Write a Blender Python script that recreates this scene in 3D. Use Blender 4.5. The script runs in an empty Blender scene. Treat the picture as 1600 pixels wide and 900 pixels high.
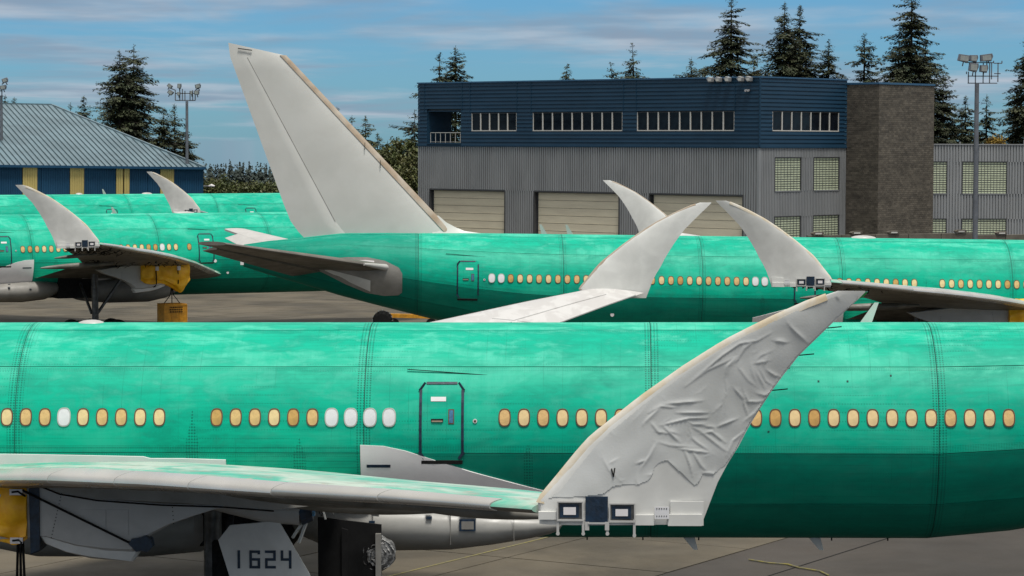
import bpy, math, random
import numpy as np
from mathutils import Vector, Matrix, Euler
R = math.radians
sc = bpy.context.scene
col = sc.collection
# ------------------------------------------------------------------ camera
F = 4270.0; HC = 14.0
PITCH = math.atan(227.0 / F); ROLL = 0.0035
cam = bpy.data.cameras.new('camera'); co = bpy.data.objects.new('camera', cam); col.objects.link(co)
cam.sensor_width = 36; cam.lens = F / 1600 * 36; cam.clip_start = 1; cam.clip_end = 9000
CR = Matrix.Rotation(math.pi / 2 - PITCH, 3, 'X') @ Matrix.Rotation(ROLL, 3, 'Z')
co.matrix_world = Matrix.Translation((0, 0, HC)) @ CR.to_4x4()
sc.camera = co
sc.render.resolution_x = 1024; sc.render.resolution_y = 576
# ------------------------------------------------------------------ light
SUN_EL, SUN_AZ = 71, 158          # azimuth clockwise from +Y (view direction)
sc.view_settings.view_transform = 'Standard'; sc.view_settings.look = 'None'
sc.view_settings.exposure = 0.35; sc.view_settings.gamma = 1
sd = bpy.data.lights.new('sun', 'SUN'); sd.energy = 3.0; sd.angle = R(15); sd.color = (1, .96, .9)
so = bpy.data.objects.new('sun', sd); col.objects.link(so)
az = R(SUN_AZ); el = R(SUN_EL)
dv = Vector((math.sin(az) * math.cos(el), math.cos(az) * math.cos(el), math.sin(el)))
so.rotation_euler = dv.to_track_quat('Z', 'Y').to_euler(); so.location = dv * 300

class N:
    """tiny node helper"""
    def __init__(s, nt): s.nt = nt
    def new(s, t, **k):
        n = s.nt.nodes.new(t)
        for a, b in k.items(): setattr(n, a, b)
        return n
    def put(s, sock, v):
        if hasattr(v, 'is_linked') or isinstance(v, bpy.types.NodeSocket): s.nt.links.new(v, sock)
        else: sock.default_value = v
    def m(s, op, a, b=0.0, c=0.0, clamp=False):
        n = s.new('ShaderNodeMath', operation=op, use_clamp=clamp)
        for i, v in enumerate((a, b, c)): s.put(n.inputs[i], v)
        return n.outputs[0]
    def sep(s, v):
        n = s.new('ShaderNodeSeparateXYZ'); s.put(n.inputs[0], v); return n.outputs
    def xyz(s, x, y, z=0.0):
        n = s.new('ShaderNodeCombineXYZ')
        for i, v in enumerate((x, y, z)): s.put(n.inputs[i], v)
        return n.outputs[0]
    def noise(s, v, scale=1.0, detail=4.0, rough=.55, dist=0.0):
        n = s.new('ShaderNodeTexNoise'); s.put(n.inputs['Vector'], v)
        n.inputs['Scale'].default_value = scale; n.inputs['Detail'].default_value = detail
        n.inputs['Roughness'].default_value = rough; n.inputs['Distortion'].default_value = dist
        return n.outputs['Fac']
    def ss(s, v, lo, hi, a=0.0, b=1.0):
        n = s.new('ShaderNodeMapRange', interpolation_type='SMOOTHSTEP'); s.put(n.inputs[0], v)
        for i, q in enumerate((lo, hi, a, b)): n.inputs[i + 1].default_value = q
        return n.outputs[0]
    def mix(s, f, a, b, blend='MIX'):
        n = s.new('ShaderNodeMix', data_type='RGBA', blend_type=blend); s.put(n.inputs[0], f)
        for i, v in ((6, a), (7, b)):
            s.put(n.inputs[i], v if not isinstance(v, tuple) else (v + (1,) if len(v) == 3 else v))
        return n.outputs[2]

wd = bpy.data.worlds.new('World'); sc.world = wd; wd.use_nodes = True
nt = wd.node_tree; nt.nodes.clear(); n = N(nt)
out = n.new('ShaderNodeOutputWorld'); bg = n.new('ShaderNodeBackground'); nt.links.new(bg.outputs[0], out.inputs[0])
sky = n.new('ShaderNodeTexSky', sky_type='NISHITA', sun_disc=False)
sky.sun_elevation = el; sky.sun_rotation = az; sky.altitude = 150; sky.air_density = 1.0; sky.dust_density = .25; sky.ozone_density = 4.0
tc = n.new('ShaderNodeTexCoord'); X, Y, Z = n.sep(tc.outputs['Generated'])
zz = n.m('ADD', n.m('MAXIMUM', Z, 0.0), .05)
pv = n.xyz(n.m('DIVIDE', X, zz), n.m('DIVIDE', Y, zz), 0.0)
c1 = n.noise(pv, .42, 7, .55, .6)
c2 = n.noise(n.xyz(n.m('DIVIDE', X, zz), n.m('MULTIPLY', n.m('DIVIDE', Y, zz), .45), 7.3), .9, 6, .6, .3)
cm = n.m('ADD', n.m('MULTIPLY', c1, .6), n.m('MULTIPLY', c2, .4))
mask = n.ss(cm, .43, .62, .0, .9)
blue = n.mix(1.0, sky.outputs[0], (.31, .62, .97), 'MULTIPLY')
cs = n.noise(pv, 1.1, 4, .5, 0)
cloud = n.mix(n.ss(cs, .38, .66), (2.7, 3.4, 4.4), (4.7, 5.3, 6.1))
hi = n.ss(Z, .055, .24)
cloud = n.mix(hi, cloud, (6.6, 6.5, 6.3)); mask = n.m('MAXIMUM', mask, n.m('MULTIPLY', hi, .93))
nt.links.new(n.mix(mask, blue, cloud), bg.inputs[0]); bg.inputs[1].default_value = .078

# ------------------------------------------------------------------ helpers
def W(px, py, depth):
    v = CR @ Vector(((px - 800) / F, (450 - py) / F, -1)); return Vector((0, 0, HC)) + v * (depth / v.y)
def link(o): col.objects.link(o); return o
def thing(name, label, cat, loc=(0, 0, 0), rot=(0, 0, 0), group=None):
    o = link(bpy.data.objects.new(name, None)); o.location = loc; o.rotation_euler = rot
    o.empty_display_size = .5
    return tag(o, label, cat, group)
def tag(o, label=None, cat=None, group=None, kind=None):
    if label: o['label'] = label
    if cat: o['category'] = cat
    if group: o['group'] = group
    if kind: o['kind'] = kind
    return o
class MB:
    def __init__(s): s.v = []; s.f = []; s.uv = None
    def add(s, vs, fs):
        b = len(s.v); s.v += [tuple(p) for p in vs]; s.f += [tuple(b + i for i in f) for f in fs]; return s
    def box(s, x0, x1, y0, y1, z0, z1):
        return s.add([(x, y, z) for x in (x0, x1) for y in (y0, y1) for z in (z0, z1)],
                     [(0, 1, 3, 2), (4, 6, 7, 5), (0, 4, 5, 1), (2, 3, 7, 6), (0, 2, 6, 4), (1, 5, 7, 3)])
    def bar(s, a, b, w, h=None):
        """square bar from a to b"""
        a = Vector(a); b = Vector(b); h = h or w; d = (b - a).normalized()
        up = Vector((0, 0, 1)) if abs(d.z) < .95 else Vector((1, 0, 0))
        sx = d.cross(up).normalized() * w / 2; sy = sx.cross(d).normalized() * h / 2
        vs = [p + q for p in (a, b) for q in (-sx - sy, sx - sy, sx + sy, -sx + sy)]
        return s.add(vs, [(3, 2, 1, 0), (4, 5, 6, 7), (0, 1, 5, 4), (1, 2, 6, 5), (2, 3, 7, 6), (3, 0, 4, 7)])
    def tube(s, pts, rad, n=8, caps=True):
        pts = [Vector(p) for p in pts]; rs = rad if isinstance(rad, (list, tuple)) else [rad] * len(pts)
        rings = []
        for i, p in enumerate(pts):
            d = (pts[min(i + 1, len(pts) - 1)] - pts[max(i - 1, 0)]).normalized()
            up = Vector((0, 0, 1)) if abs(d.z) < .9 else Vector((0, 1, 0))
            a = d.cross(up).normalized(); b = a.cross(d)
            rings.append([p + (a * math.cos(t) + b * math.sin(t)) * rs[i] for t in [2 * math.pi * k / n for k in range(n)]])
        return s.loft(rings, caps, closed=True)
    def loft(s, rings, caps=True, closed=True):
        n = len(rings[0]); b = len(s.v)
        for r in rings: s.v += [tuple(p) for p in r]
        for i in range(len(rings) - 1):
            for k in range(n if closed else n - 1):
                k2 = (k + 1) % n; s.f.append((b + i * n + k, b + i * n + k2, b + (i + 1) * n + k2, b + (i + 1) * n + k))
        if caps and closed:
            s.f.append(tuple(b + k for k in reversed(range(n)))); s.f.append(tuple(b + (len(rings) - 1) * n + k for k in range(n)))
        return s
    def prism(s, poly, y0, y1, chamfer=0):
        """poly in (x,z), extruded along y"""
        if chamfer:
            cx = sum(p[0] for p in poly) / len(poly); cz = sum(p[1] for p in poly) / len(poly)
            def sh(p):
                d = Vector((cx - p[0], cz - p[1])); l = d.length or 1; return (p[0] + d.x / l * chamfer, p[1] + d.y / l * chamfer)
            sg = 1 if y1 > y0 else -1
            rings = [[(sh(p)[0], y0, sh(p)[1]) for p in poly], [(p[0], y0 + sg * chamfer, p[1]) for p in poly],
                     [(p[0], y1 - sg * chamfer, p[1]) for p in poly], [(sh(p)[0], y1, sh(p)[1]) for p in poly]]
        else: rings = [[(p[0], y0, p[1]) for p in poly], [(p[0], y1, p[1]) for p in poly]]
        return s.loft(rings)
    def jit(s, a):
        r = random.Random(len(s.v)); s.v = [(x + r.uniform(-a, a), y + r.uniform(-a, a), z + r.uniform(-a, a)) for x, y, z in s.v]; return s
    def mesh(s, name, mat, smooth=None):
        me = bpy.data.meshes.new(name); me.from_pydata(s.v, [], s.f)
        if s.uv is not None:
            l = me.uv_layers.new(name='UVMap')
            vi = np.empty(len(me.loops), np.int32); me.loops.foreach_get('vertex_index', vi)
            l.data.foreach_set('uv', np.array(s.uv, np.float32)[vi].ravel())
        for m_ in (mat if isinstance(mat, (list, tuple)) else [mat]): me.materials.append(m_)
        if smooth is not None:
            me.polygons.foreach_set('use_smooth', [True] * len(me.polygons))
            me.update(); me.set_sharp_from_angle(angle=R(smooth))
        me.update(); return me
    def build(s, name, mat, parent=None, smooth=None, loc=None, rot=None, centre=False):
        if centre and s.v:
            c = np.array(s.v).mean(0); s.v = [(p[0] - c[0], p[1] - c[1], p[2] - c[2]) for p in s.v]
            loc = tuple(c) if loc is None else tuple(Vector(loc) + Vector(c))
        o = link(bpy.data.objects.new(name, s.mesh(name, mat, smooth)))
        if parent: o.parent = parent
        if loc is not None: o.location = loc
        if rot is not None: o.rotation_euler = rot
        return o
def inst(name, mesh, parent, loc, rot=(0, 0, 0), scale=None):
    o = link(bpy.data.objects.new(name, mesh)); o.parent = parent; o.location = loc; o.rotation_euler = rot
    if scale: o.scale = scale
    return o
def copy_tree(o, parent=None):
    c = o.copy(); col.objects.link(c); c.parent = parent
    for ch in list(o.children): copy_tree(ch, c)
    return c
# ------------------------------------------------------------------ materials
def newmat(name):
    m = bpy.data.materials.new(name); m.use_nodes = True; nt = m.node_tree
    return m, N(nt), nt.nodes['Principled BSDF']
def pmat(name, c, rough=.5, metal=0.0, var=.2, scale=2.0, bump=0.0, stretch=(1, 1, 1), c2=None, spec=.5, isl=0.0, detail=6, bscale=None, world=False):
    m, n, b = newmat(name)
    tc = n.new('ShaderNodeTexCoord'); mp = n.new('ShaderNodeMapping'); mp.inputs['Scale'].default_value = stretch
    m.node_tree.links.new(n.new('ShaderNodeNewGeometry').outputs['Position'] if world else tc.outputs['Object'], mp.inputs[0]); v = mp.outputs[0]
    f = n.noise(v, scale, detail, .6, .3)
    c2 = c2 or tuple(x * (1 - 2 * var) for x in c)
    cc = n.mix(n.ss(f, .3, .7), c, c2)
    if isl:
        g = n.new('ShaderNodeNewGeometry'); k = n.m('ADD', n.m('MULTIPLY', g.outputs['Random Per Island'], 2 * isl), 1 - isl)
        oi = n.new('ShaderNodeCombineColor'); 
        for i in range(3): n.put(oi.inputs[i], k)
        cc = n.mix(1.0, cc, oi.outputs[0], 'MULTIPLY')
    n.put(b.inputs['Base Color'], cc)
    n.put(b.inputs['Roughness'], n.ss(n.noise(v, scale * 2.3, 4), .3, .7, max(rough - .08, .02), min(rough + .1, 1)))
    b.inputs['Metallic'].default_value = metal; b.inputs['Specular IOR Level'].default_value = spec
    if bump:
        bn = n.new('ShaderNodeBump'); bn.inputs['Strength'].default_value = 1; bn.inputs['Distance'].default_value = bump
        n.put(bn.inputs['Height'], n.noise(v, bscale or scale * 4, 5)); n.put(b.inputs['Normal'], bn.outputs[0])
    return m
SEAMS = (-27.0, -20.8, -11.9, -2.15, 5.8, 13.7, 21.9)
def skin_material():
    m, n, b = newmat('green_primer_skin')
    uvn = n.new('ShaderNodeUVMap'); u, v, _ = n.sep(uvn.outputs[0])
    oi = n.new('ShaderNodeObjectInfo'); rnd = oi.outputs['Random']
    w = n.m('MULTIPLY', rnd, 3.0)
    big = n.noise(n.xyz(n.m('MULTIPLY', u, .30), n.m('MULTIPLY', v, .75), w), 1, 7, .62, .5)
    blot = n.noise(n.xyz(n.m('MULTIPLY', u, 1.1), n.m('MULTIPLY', v, 2.4), 3.0), 1, 6, .65, .4)
    drip = n.noise(n.xyz(n.m('MULTIPLY', u, 5.0), n.m('MULTIPLY', v, .7), 9.0), 1, 4, .6, .2)
    strk = n.noise(n.xyz(n.m('MULTIPLY', u, .35), n.m('MULTIPLY', v, 9.0), 5.0), 1, 5, .6, .1)
    c = n.mix(n.ss(blot, .3, .7), (.000, .44, .28), (.000, .29, .19))
    c = n.mix(n.ss(big, .42, .68), c, (.002, .46, .29)); c = n.mix(n.m('MULTIPLY', rnd, .20), c, (.000, .24, .17))
    c = n.mix(n.ss(strk, .45, .75, 0, .35), c, (.000, .22, .15))
    up = n.ss(v, 1.0, 5.0, 1.0, .22)          # pale patches strongest on the crown, fading down the flanks
    pm = n.m('MULTIPLY', n.ss(n.m('ADD', n.m('MULTIPLY', big, .5), n.m('MULTIPLY', blot, .5)), .455, .59), up)
    pm = n.m('MULTIPLY', pm, n.ss(drip, .2, .7, .45, 1.0))
    c = n.mix(n.m('MULTIPLY', pm, .80), c, (.09, .54, .39))
    dirt = n.noise(n.xyz(n.m('MULTIPLY', u, .8), n.m('MULTIPLY', v, 1.1), 21.0), 1, 3, .5, 0)
    c = n.mix(n.ss(dirt, .66, .82, 0, .45), c, (.002, .16, .12))
    # the lower skins aft of the wing and the tail section are deeper green, with belly shade painted into the colour: the tone steps at the seams
    lo = n.m('MULTIPLY', n.m('GREATER_THAN', v, R(96.3) * 3.08), n.m('GREATER_THAN', u, -2.15)); belly_shade = n.m('GREATER_THAN', v, R(126) * 3.08); tl = n.m('GREATER_THAN', u, 21.9)
    c = n.mix(n.m('MULTIPLY', n.m('MAXIMUM', n.m('MULTIPLY', lo, .62), n.m('MULTIPLY', belly_shade, .78)), .88), c, (.000, .085, .062)); c = n.mix(n.m('MULTIPLY', tl, .45), c, (.000, .13, .095))
    # rivets ------------------------------------------------------------
    def fr(x, p): return n.m('SUBTRACT', n.m('FRACT', n.m('DIVIDE', x, p)), .5)
    def dots(pu, pv, rad):
        a = n.m('MULTIPLY', fr(u, pu), pu); c_ = n.m('MULTIPLY', fr(v, pv), pv)
        return n.m('LESS_THAN', n.m('ADD', n.m('MULTIPLY', a, a), n.m('MULTIPLY', c_, c_)), rad * rad)
    seam = None
    for s_ in SEAMS:
        d = n.m('ABSOLUTE', n.m('SUBTRACT', u, s_)); seam = d if seam is None else n.m('MINIMUM', seam, d)
    band = n.m('LESS_THAN', seam, .21)
    fine = n.m('MULTIPLY', dots(.075, .245, .017), n.ss(n.noise(n.xyz(n.m('MULTIPLY', u, .3), n.m('MULTIPLY', v, .5), 2.0), 1, 2), .45, .65, .05, .85))
    def bandat(c_, w0, v0, v1): return n.m('MULTIPLY', n.m('LESS_THAN', n.m('ABSOLUTE', n.m('SUBTRACT', u, c_)), n.ss(v, v0, v1, .02, w0)), n.m('GREATER_THAN', v, v0))
    cl = n.m('MAXIMUM', bandat(-6.93, .20, 4.0, 5.2), bandat(-3.95, .17, 4.75, 5.3))
    cl = n.m('MULTIPLY', n.m('MAXIMUM', cl, bandat(2.4, .12, 4.9, 5.3)), dots(.075, .085, .026))
    rows = n.m('MULTIPLY', dots(.062, .19, .019), n.m('MULTIPLY', n.m('GREATER_THAN', v, 4.95), n.m('LESS_THAN', u, -2.15)))
    sb = n.m('MULTIPLY', dots(.085, .075, .024), band)
    fl = n.m('MULTIPLY', n.m('LESS_THAN', n.m('ABSOLUTE', n.m('MULTIPLY', fr(n.m('ADD', u, .12), .5334), .5334)), .008), n.ss(n.noise(n.xyz(n.m('MULTIPLY', u, .4), n.m('MULTIPLY', v, .6), 12.0), 1, 3), .42, .66, .04, .42))
    lap = None
    for t in (18, 49.5, 96.3, 126):
        d = n.m('ABSOLUTE', n.m('SUBTRACT', v, R(t) * 3.08 + .10)); lap = d if lap is None else n.m('MINIMUM', lap, d)
    lapd = n.m('MULTIPLY', n.m('LESS_THAN', lap, .05), dots(.05, .05, .012))
    win = n.m('LESS_THAN', n.m('ABSOLUTE', n.m('SUBTRACT', v, R(96.3) * 3.08 - .12)), .10)
    wd_ = n.m('MULTIPLY', win, dots(.045, .04, .012))
    riv = n.m('MAXIMUM', n.m('MAXIMUM', n.m('MAXIMUM', n.m('MAXIMUM', fine, n.m('MAXIMUM', cl, n.m('MULTIPLY', rows, .8))), sb), n.m('MAXIMUM', fl, lapd)), wd_)
    c = n.mix(n.m('MULTIPLY', riv, .62), c, (.001, .06, .045))
    n.put(b.inputs['Base Color'], c)
    n.put(b.inputs['Roughness'], n.ss(blot, .3, .7, .42, .60)); b.inputs['Specular IOR Level'].default_value = .16
    bn = n.new('ShaderNodeBump'); bn.inputs['Distance'].default_value = .004; bn.inputs['Strength'].default_value = .6
    wv = n.noise(n.xyz(n.m('MULTIPLY', u, 1.9), n.m('MULTIPLY', v, 3.0), 0.0), 1, 3)
    n.put(bn.inputs['Height'], n.m('SUBTRACT', wv, n.m('MULTIPLY', riv, .3))); n.put(b.inputs['Normal'], bn.outputs[0])
    return m
M = {}
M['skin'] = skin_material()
M['under'] = pmat('dark_joint_structure', (.01, .055, .045), .8)
M['kraft'] = pmat('kraft_paper_window_mask', (.72, .47, .19), .6, scale=5, var=.12, bump=.004, isl=0)
M['white_mask'] = pmat('white_film_window_mask', (.70, .70, .71), .5, scale=5, var=.04)
M['wframe'] = pmat('red_brown_window_ring', (.14, .06, .03), .5, var=.2)
M['tape'] = pmat('navy_blue_tape', (.008, .028, .06), .45, scale=6, var=.3, bump=.004)
M['white'] = pmat('white_composite', (.47, .465, .445), .42, scale=1.2, var=.07, stretch=(1, 1, 1.5))
M['wingtip'] = pmat('pale_grey_composite', (.66, .66, .63), .45, scale=.9, var=.06, c2=(.54, .54, .515))
M['film'] = pmat('white_protective_film', (.58, .59, .575), .36, scale=1.4, var=.06, c2=(.51, .52, .50), bump=.0015, bscale=30)
M['fin'] = pmat('grey_white_fin_skin', (.60, .60, .565), .45, scale=.35, var=.05, stretch=(1, 1, 1.2), c2=(.54, .54, .505), detail=4)
M['tan'] = pmat('tan_bare_leading_edge', (.34, .25, .165), .42, metal=.2, scale=.8, var=.2, c2=(.45, .40, .33))
M['cream'] = pmat('cream_primed_leading_edge', (.58, .47, .30), .42, scale=1.6, var=.2, c2=(.68, .66, .60))
M['slat'] = pmat('brushed_bare_slat', (.60, .585, .54), .27, metal=.45, scale=.5, var=.10, stretch=(1, .3, 1))
M['grey'] = pmat('grey_fairing', (.27, .26, .235), .5, scale=1, var=.15)
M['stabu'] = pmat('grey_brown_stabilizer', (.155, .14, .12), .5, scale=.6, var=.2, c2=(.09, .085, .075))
M['wingu'] = pmat('dull_grey_wing_underside', (.20, .19, .165), .5, scale=.9, var=.3, c2=(.09, .085, .07))
M['black'] = pmat('black_rubber', (.009, .009, .009), .8, spec=.2)
M['dark'] = pmat('dark_bay', (.009, .009, .008), .9, scale=4, var=.4)
M['steel'] = pmat('grey_gear_steel', (.13, .13, .125), .4, metal=.4, scale=3, var=.3)
M['yellow'] = pmat('yellow_tarpaulin', (.95, .52, .012), .5, scale=2.5, var=.14, bump=.03, bscale=3.5, c2=(.80, .38, .008))
M['yblock'] = pmat('yellow_painted_steel', (.66, .30, .015), .5, scale=3, var=.2)
M['belly'] = pmat('belly_fairing_composite', (.33, .325, .30), .42, scale=.8, var=.12, stretch=(1, 1, 2))
M['placard'] = pmat('white_placard', (.75, .72, .72), .5, var=.03)
M['bluew'] = pmat('blue_masked_port', (.06, .20, .36), .3, var=.2, scale=12)
M['plastic'] = pmat('clear_wrap', (.24, .24, .235), .2, scale=9, var=.4, bump=.03, bscale=14)
def wingtop_material():
    m, n, b = newmat('patchy_green_white_wing_top')
    tc = n.new('ShaderNodeTexCoord'); x, y, z = n.sep(tc.outputs['Object'])
    rx = n.m('SUBTRACT', x, n.m('MULTIPLY', n.m('ABSOLUTE', y), .67))   # chordwise
    a = n.noise(n.xyz(n.m('MULTIPLY', rx, 1.2), n.m('MULTIPLY', y, .28), 0.0), 1, 6, .6, .6)
    a2 = n.noise(n.xyz(n.m('MULTIPLY', rx, 5.0), n.m('MULTIPLY', y, .8), 4.0), 1, 5, .6, .3)
    c = n.mix(n.ss(a, .38, .6), (.03, .40, .27), (.46, .56, .47))
    c = n.mix(n.ss(a2, .45, .7, 0, .7), c, (.24, .26, .21))
    c = n.mix(n.ss(n.noise(n.xyz(n.m('MULTIPLY', rx, 2.0), n.m('MULTIPLY', y, 1.6), 8.0), 1, 3), .62, .7, 0, .5), c, (.45, .33, .27))
    n.put(b.inputs['Base Color'], c); b.inputs['Roughness'].default_value = .38
    return m
M['wingtop'] = wingtop_material()
def farwing_material():
    m, n, b = newmat('pale_patchy_wing_top')
    tc = n.new('ShaderNodeTexCoord'); x, y, z = n.sep(tc.outputs['Object'])
    a = n.noise(n.xyz(n.m('MULTIPLY', x, 1.2), n.m('MULTIPLY', y, .5), 0.0), 1, 6, .6, .8)
    c = n.mix(n.ss(a, .42, .55), (.56, .555, .54), (.49, .48, .465))
    n.put(b.inputs['Base Color'], c); b.inputs['Roughness'].default_value = .45
    return m
M['farwing'] = farwing_material()
# ------------------------------------------------------------------ airplane
RF = 3.08; ZC = 5.75
ST = [(-36, 4.9, .12, .12), (-35.6, 4.95, .55, .5), (-34.5, 5.1, 1.25, 1.15), (-32.5, 5.35, 2.1, 1.95), (-30, 5.6, 2.75, 2.7), (-28, 5.72, 3.02, 3.0), (-26, ZC, RF, RF),
      (13.7, ZC, RF, RF), (16, 5.86, 3.0, 2.97), (18.5, 6.07, 2.85, 2.76), (21.3, 6.38, 2.5, 2.45), (24, 6.7, 2.05, 2.12), (26.3, 6.95, 1.62, 1.8), (28.5, 7.12, 1.15, 1.33), (30.5, 7.28, .6, .95), (31.9, 7.38, .12, .62)]
_x = [s[0] for s in ST]
def sec(x):
    return [float(np.interp(x, _x, [s[k] for s in ST])) for k in (1, 2, 3)]
def S(x, th, side=1, off=0.0):
    """point on the fuselage: th measured from the crown down the given side"""
    zc, ry, rz = sec(x); return Vector((x, side * (ry + off) * math.sin(th), zc + (rz + off) * math.cos(th)))
def lofted_shell(name, x0, x1, t0, t1, side, off, mat, parent, thick=.02, gap=.011, nx=None):
    b = MB(); b.uv = []
    x0 += gap; x1 -= gap; g = gap / RF; t0 += g; t1 -= g
    xs = sorted(set([x0, x1] + [s[0] for s in ST if x0 < s[0] < x1])); nt_ = max(2, int((t1 - t0) / R(5)))
    if nx: xs = list(np.linspace(x0, x1, nx))
    ths = [t0 + (t1 - t0) * k / nt_ for k in range(nt_ + 1)]
    rings = []
    for x in xs:
        rg = [(x, t, off) for t in ths] + [(x, t, off - thick) for t in reversed(ths)]; rings.append(rg)
    n_ = len(rings[0])
    for rg in rings:
        for (x, t, o_) in rg: b.v.append(tuple(S(x, t, side, o_))); b.uv.append((x, abs(t) * RF))
    for i in range(len(rings) - 1):
        for k in range(n_):
            k2 = (k + 1) % n_; b.f.append((i * n_ + k, i * n_ + k2, (i + 1) * n_ + k2, (i + 1) * n_ + k))
    b.f.append(tuple(reversed(range(n_)))); b.f.append(tuple((len(rings) - 1) * n_ + k for k in range(n_)))
    return b.build(name, mat, parent, smooth=25)
def patch(poly_x, top, bot, side, off, thick=.03):
    """strip patch on the fuselage: for each x, from th=top to th=bot"""
    b = MB(); rings = []
    for x, t0, t1 in zip(poly_x, top, bot):
        ths = [t0 + (t1 - t0) * k / 8 for k in range(9)]
        rings.append([S(x, t, side, off) for t in ths] + [S(x, t, side, off - thick) for t in reversed(ths)])
    return b.loft(rings)
def rect_on(x0, x1, z0, z1, side, off, thick=.01, skewx=0.0):
    """panel on the flank given by x and z range"""
    def th(x, z):
        zc, ry, rz = sec(x); return math.acos(max(-1, min(1, (z - zc) / rz)))
    b = MB(); rings = []
    for x in np.linspace(x0, x1, 3):
        zs = np.linspace(z1, z0, 6)
        rings.append([S(x + skewx * (z - z0), th(x, z), side, off) for z in zs] + [S(x + skewx * (z - z0), th(x, z), side, off - thick) for z in reversed(zs)])
    return b.loft(rings)
def oval_mesh(name, w, h, mat, ring=0.0, depth=.012, prot=0.0):
    """window pane or ring bent to the barrel; origin at its centre, facing +y"""
    b = MB(); N_ = 28; z0 = .65
    def pt(a, sw, sh, o):
        c, s_ = math.cos(a), math.sin(a); q = .72
        x = sw * math.copysign(abs(c) ** q, c); z = sh * math.copysign(abs(s_) ** .78, s_)
        y = math.sqrt((RF + o) ** 2 - (z0 + z) ** 2) - math.sqrt(RF ** 2 - z0 ** 2); return (x, y, z)
    an = [2 * math.pi * k / N_ for k in range(N_)]; q_ = (.97, .7, .4, .12)
    if ring:
        r1 = [pt(a, w, h, prot) for a in an]; r2 = [pt(a, w - ring, h - ring, prot) for a in an]
        r3 = [pt(a, w, h, prot - depth) for a in an]; r4 = [pt(a, w - ring, h - ring, prot - depth) for a in an]
        b.loft([r3, r1, r2, r4], caps=False)
    else:
        b.loft([[pt(a, w, h, prot - depth) for a in an]] + [[pt(a, w * k, h * k, prot) for a in an] for k in q_])
    return b.mesh(name, mat, 30)
PANE = [oval_mesh('window', .144, .222, M['kraft'], prot=.016), oval_mesh('window', .165, .235, M['white_mask'], prot=.020)]
PALE = pmat('pale_kraft_window_mask', (.80, .60, .30), .6, scale=5, var=.1); DEEP = pmat('deep_kraft_window_mask', (.60, .35, .10), .6, scale=5, var=.15)
PANE += [oval_mesh('window', .144, .222, PALE, prot=.016), oval_mesh('window', .144, .222, DEEP, prot=.016)]
RING = oval_mesh('window_frame', .170, .246, M['wframe'], ring=.030, prot=.024, depth=.03)
RING2 = oval_mesh('window_frame', .190, .260, pmat('pale_window_ring', (.50, .52, .48), .5), ring=.028, prot=.025, depth=.03)

AF = []                                   # airfoil contour: from TE over the top to LE and back below
def yt(x, t): return 5 * t * (.2969 * math.sqrt(x) - .126 * x - .3516 * x * x + .2843 * x ** 3 - .1036 * x ** 4)
XS = [1, .93, .85, .75, .65, .55, .45, .35, .27, .2, .14, .1, .065, .04, .02, .008, 0]
def airfoil(t):
    up = [(x, yt(x, t) * 1.15 + .012 * math.sin(math.pi * x)) for x in XS]; lo = [(x, -yt(x, t) * .85 + .012 * math.sin(math.pi * x)) for x in reversed(XS[:-1])]
    return up + lo
def wle(L): return 3.39 - .67 * (33 - L)
def wte(L): return 6.0 - .42 * (33 - L) if L > 11 else 6.0 - .42 * 22 + (11 - L) * .10
def wz(L): return float(np.interp(L, [0, 3, 10, 15, 20, 25, 29, 33], [4.1, 4.3, 5.5, 6.14, 6.67, 7.13, 7.53, 7.88]))
def wt(L): return float(np.interp(L, [0, 11, 16, 33], [.07, .075, .09, .10]))
def wsec(L, side, pts=None, off=0.0):
    c = wte(L) - wle(L); out_ = []
    for (x, z) in (pts or airfoil(wt(L))):
        out_.append((wle(L) + x * c + (-off if x < .02 else 0), side * L, wz(L) + z * c + (off if z > 0 else -off)))
    return out_
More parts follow.
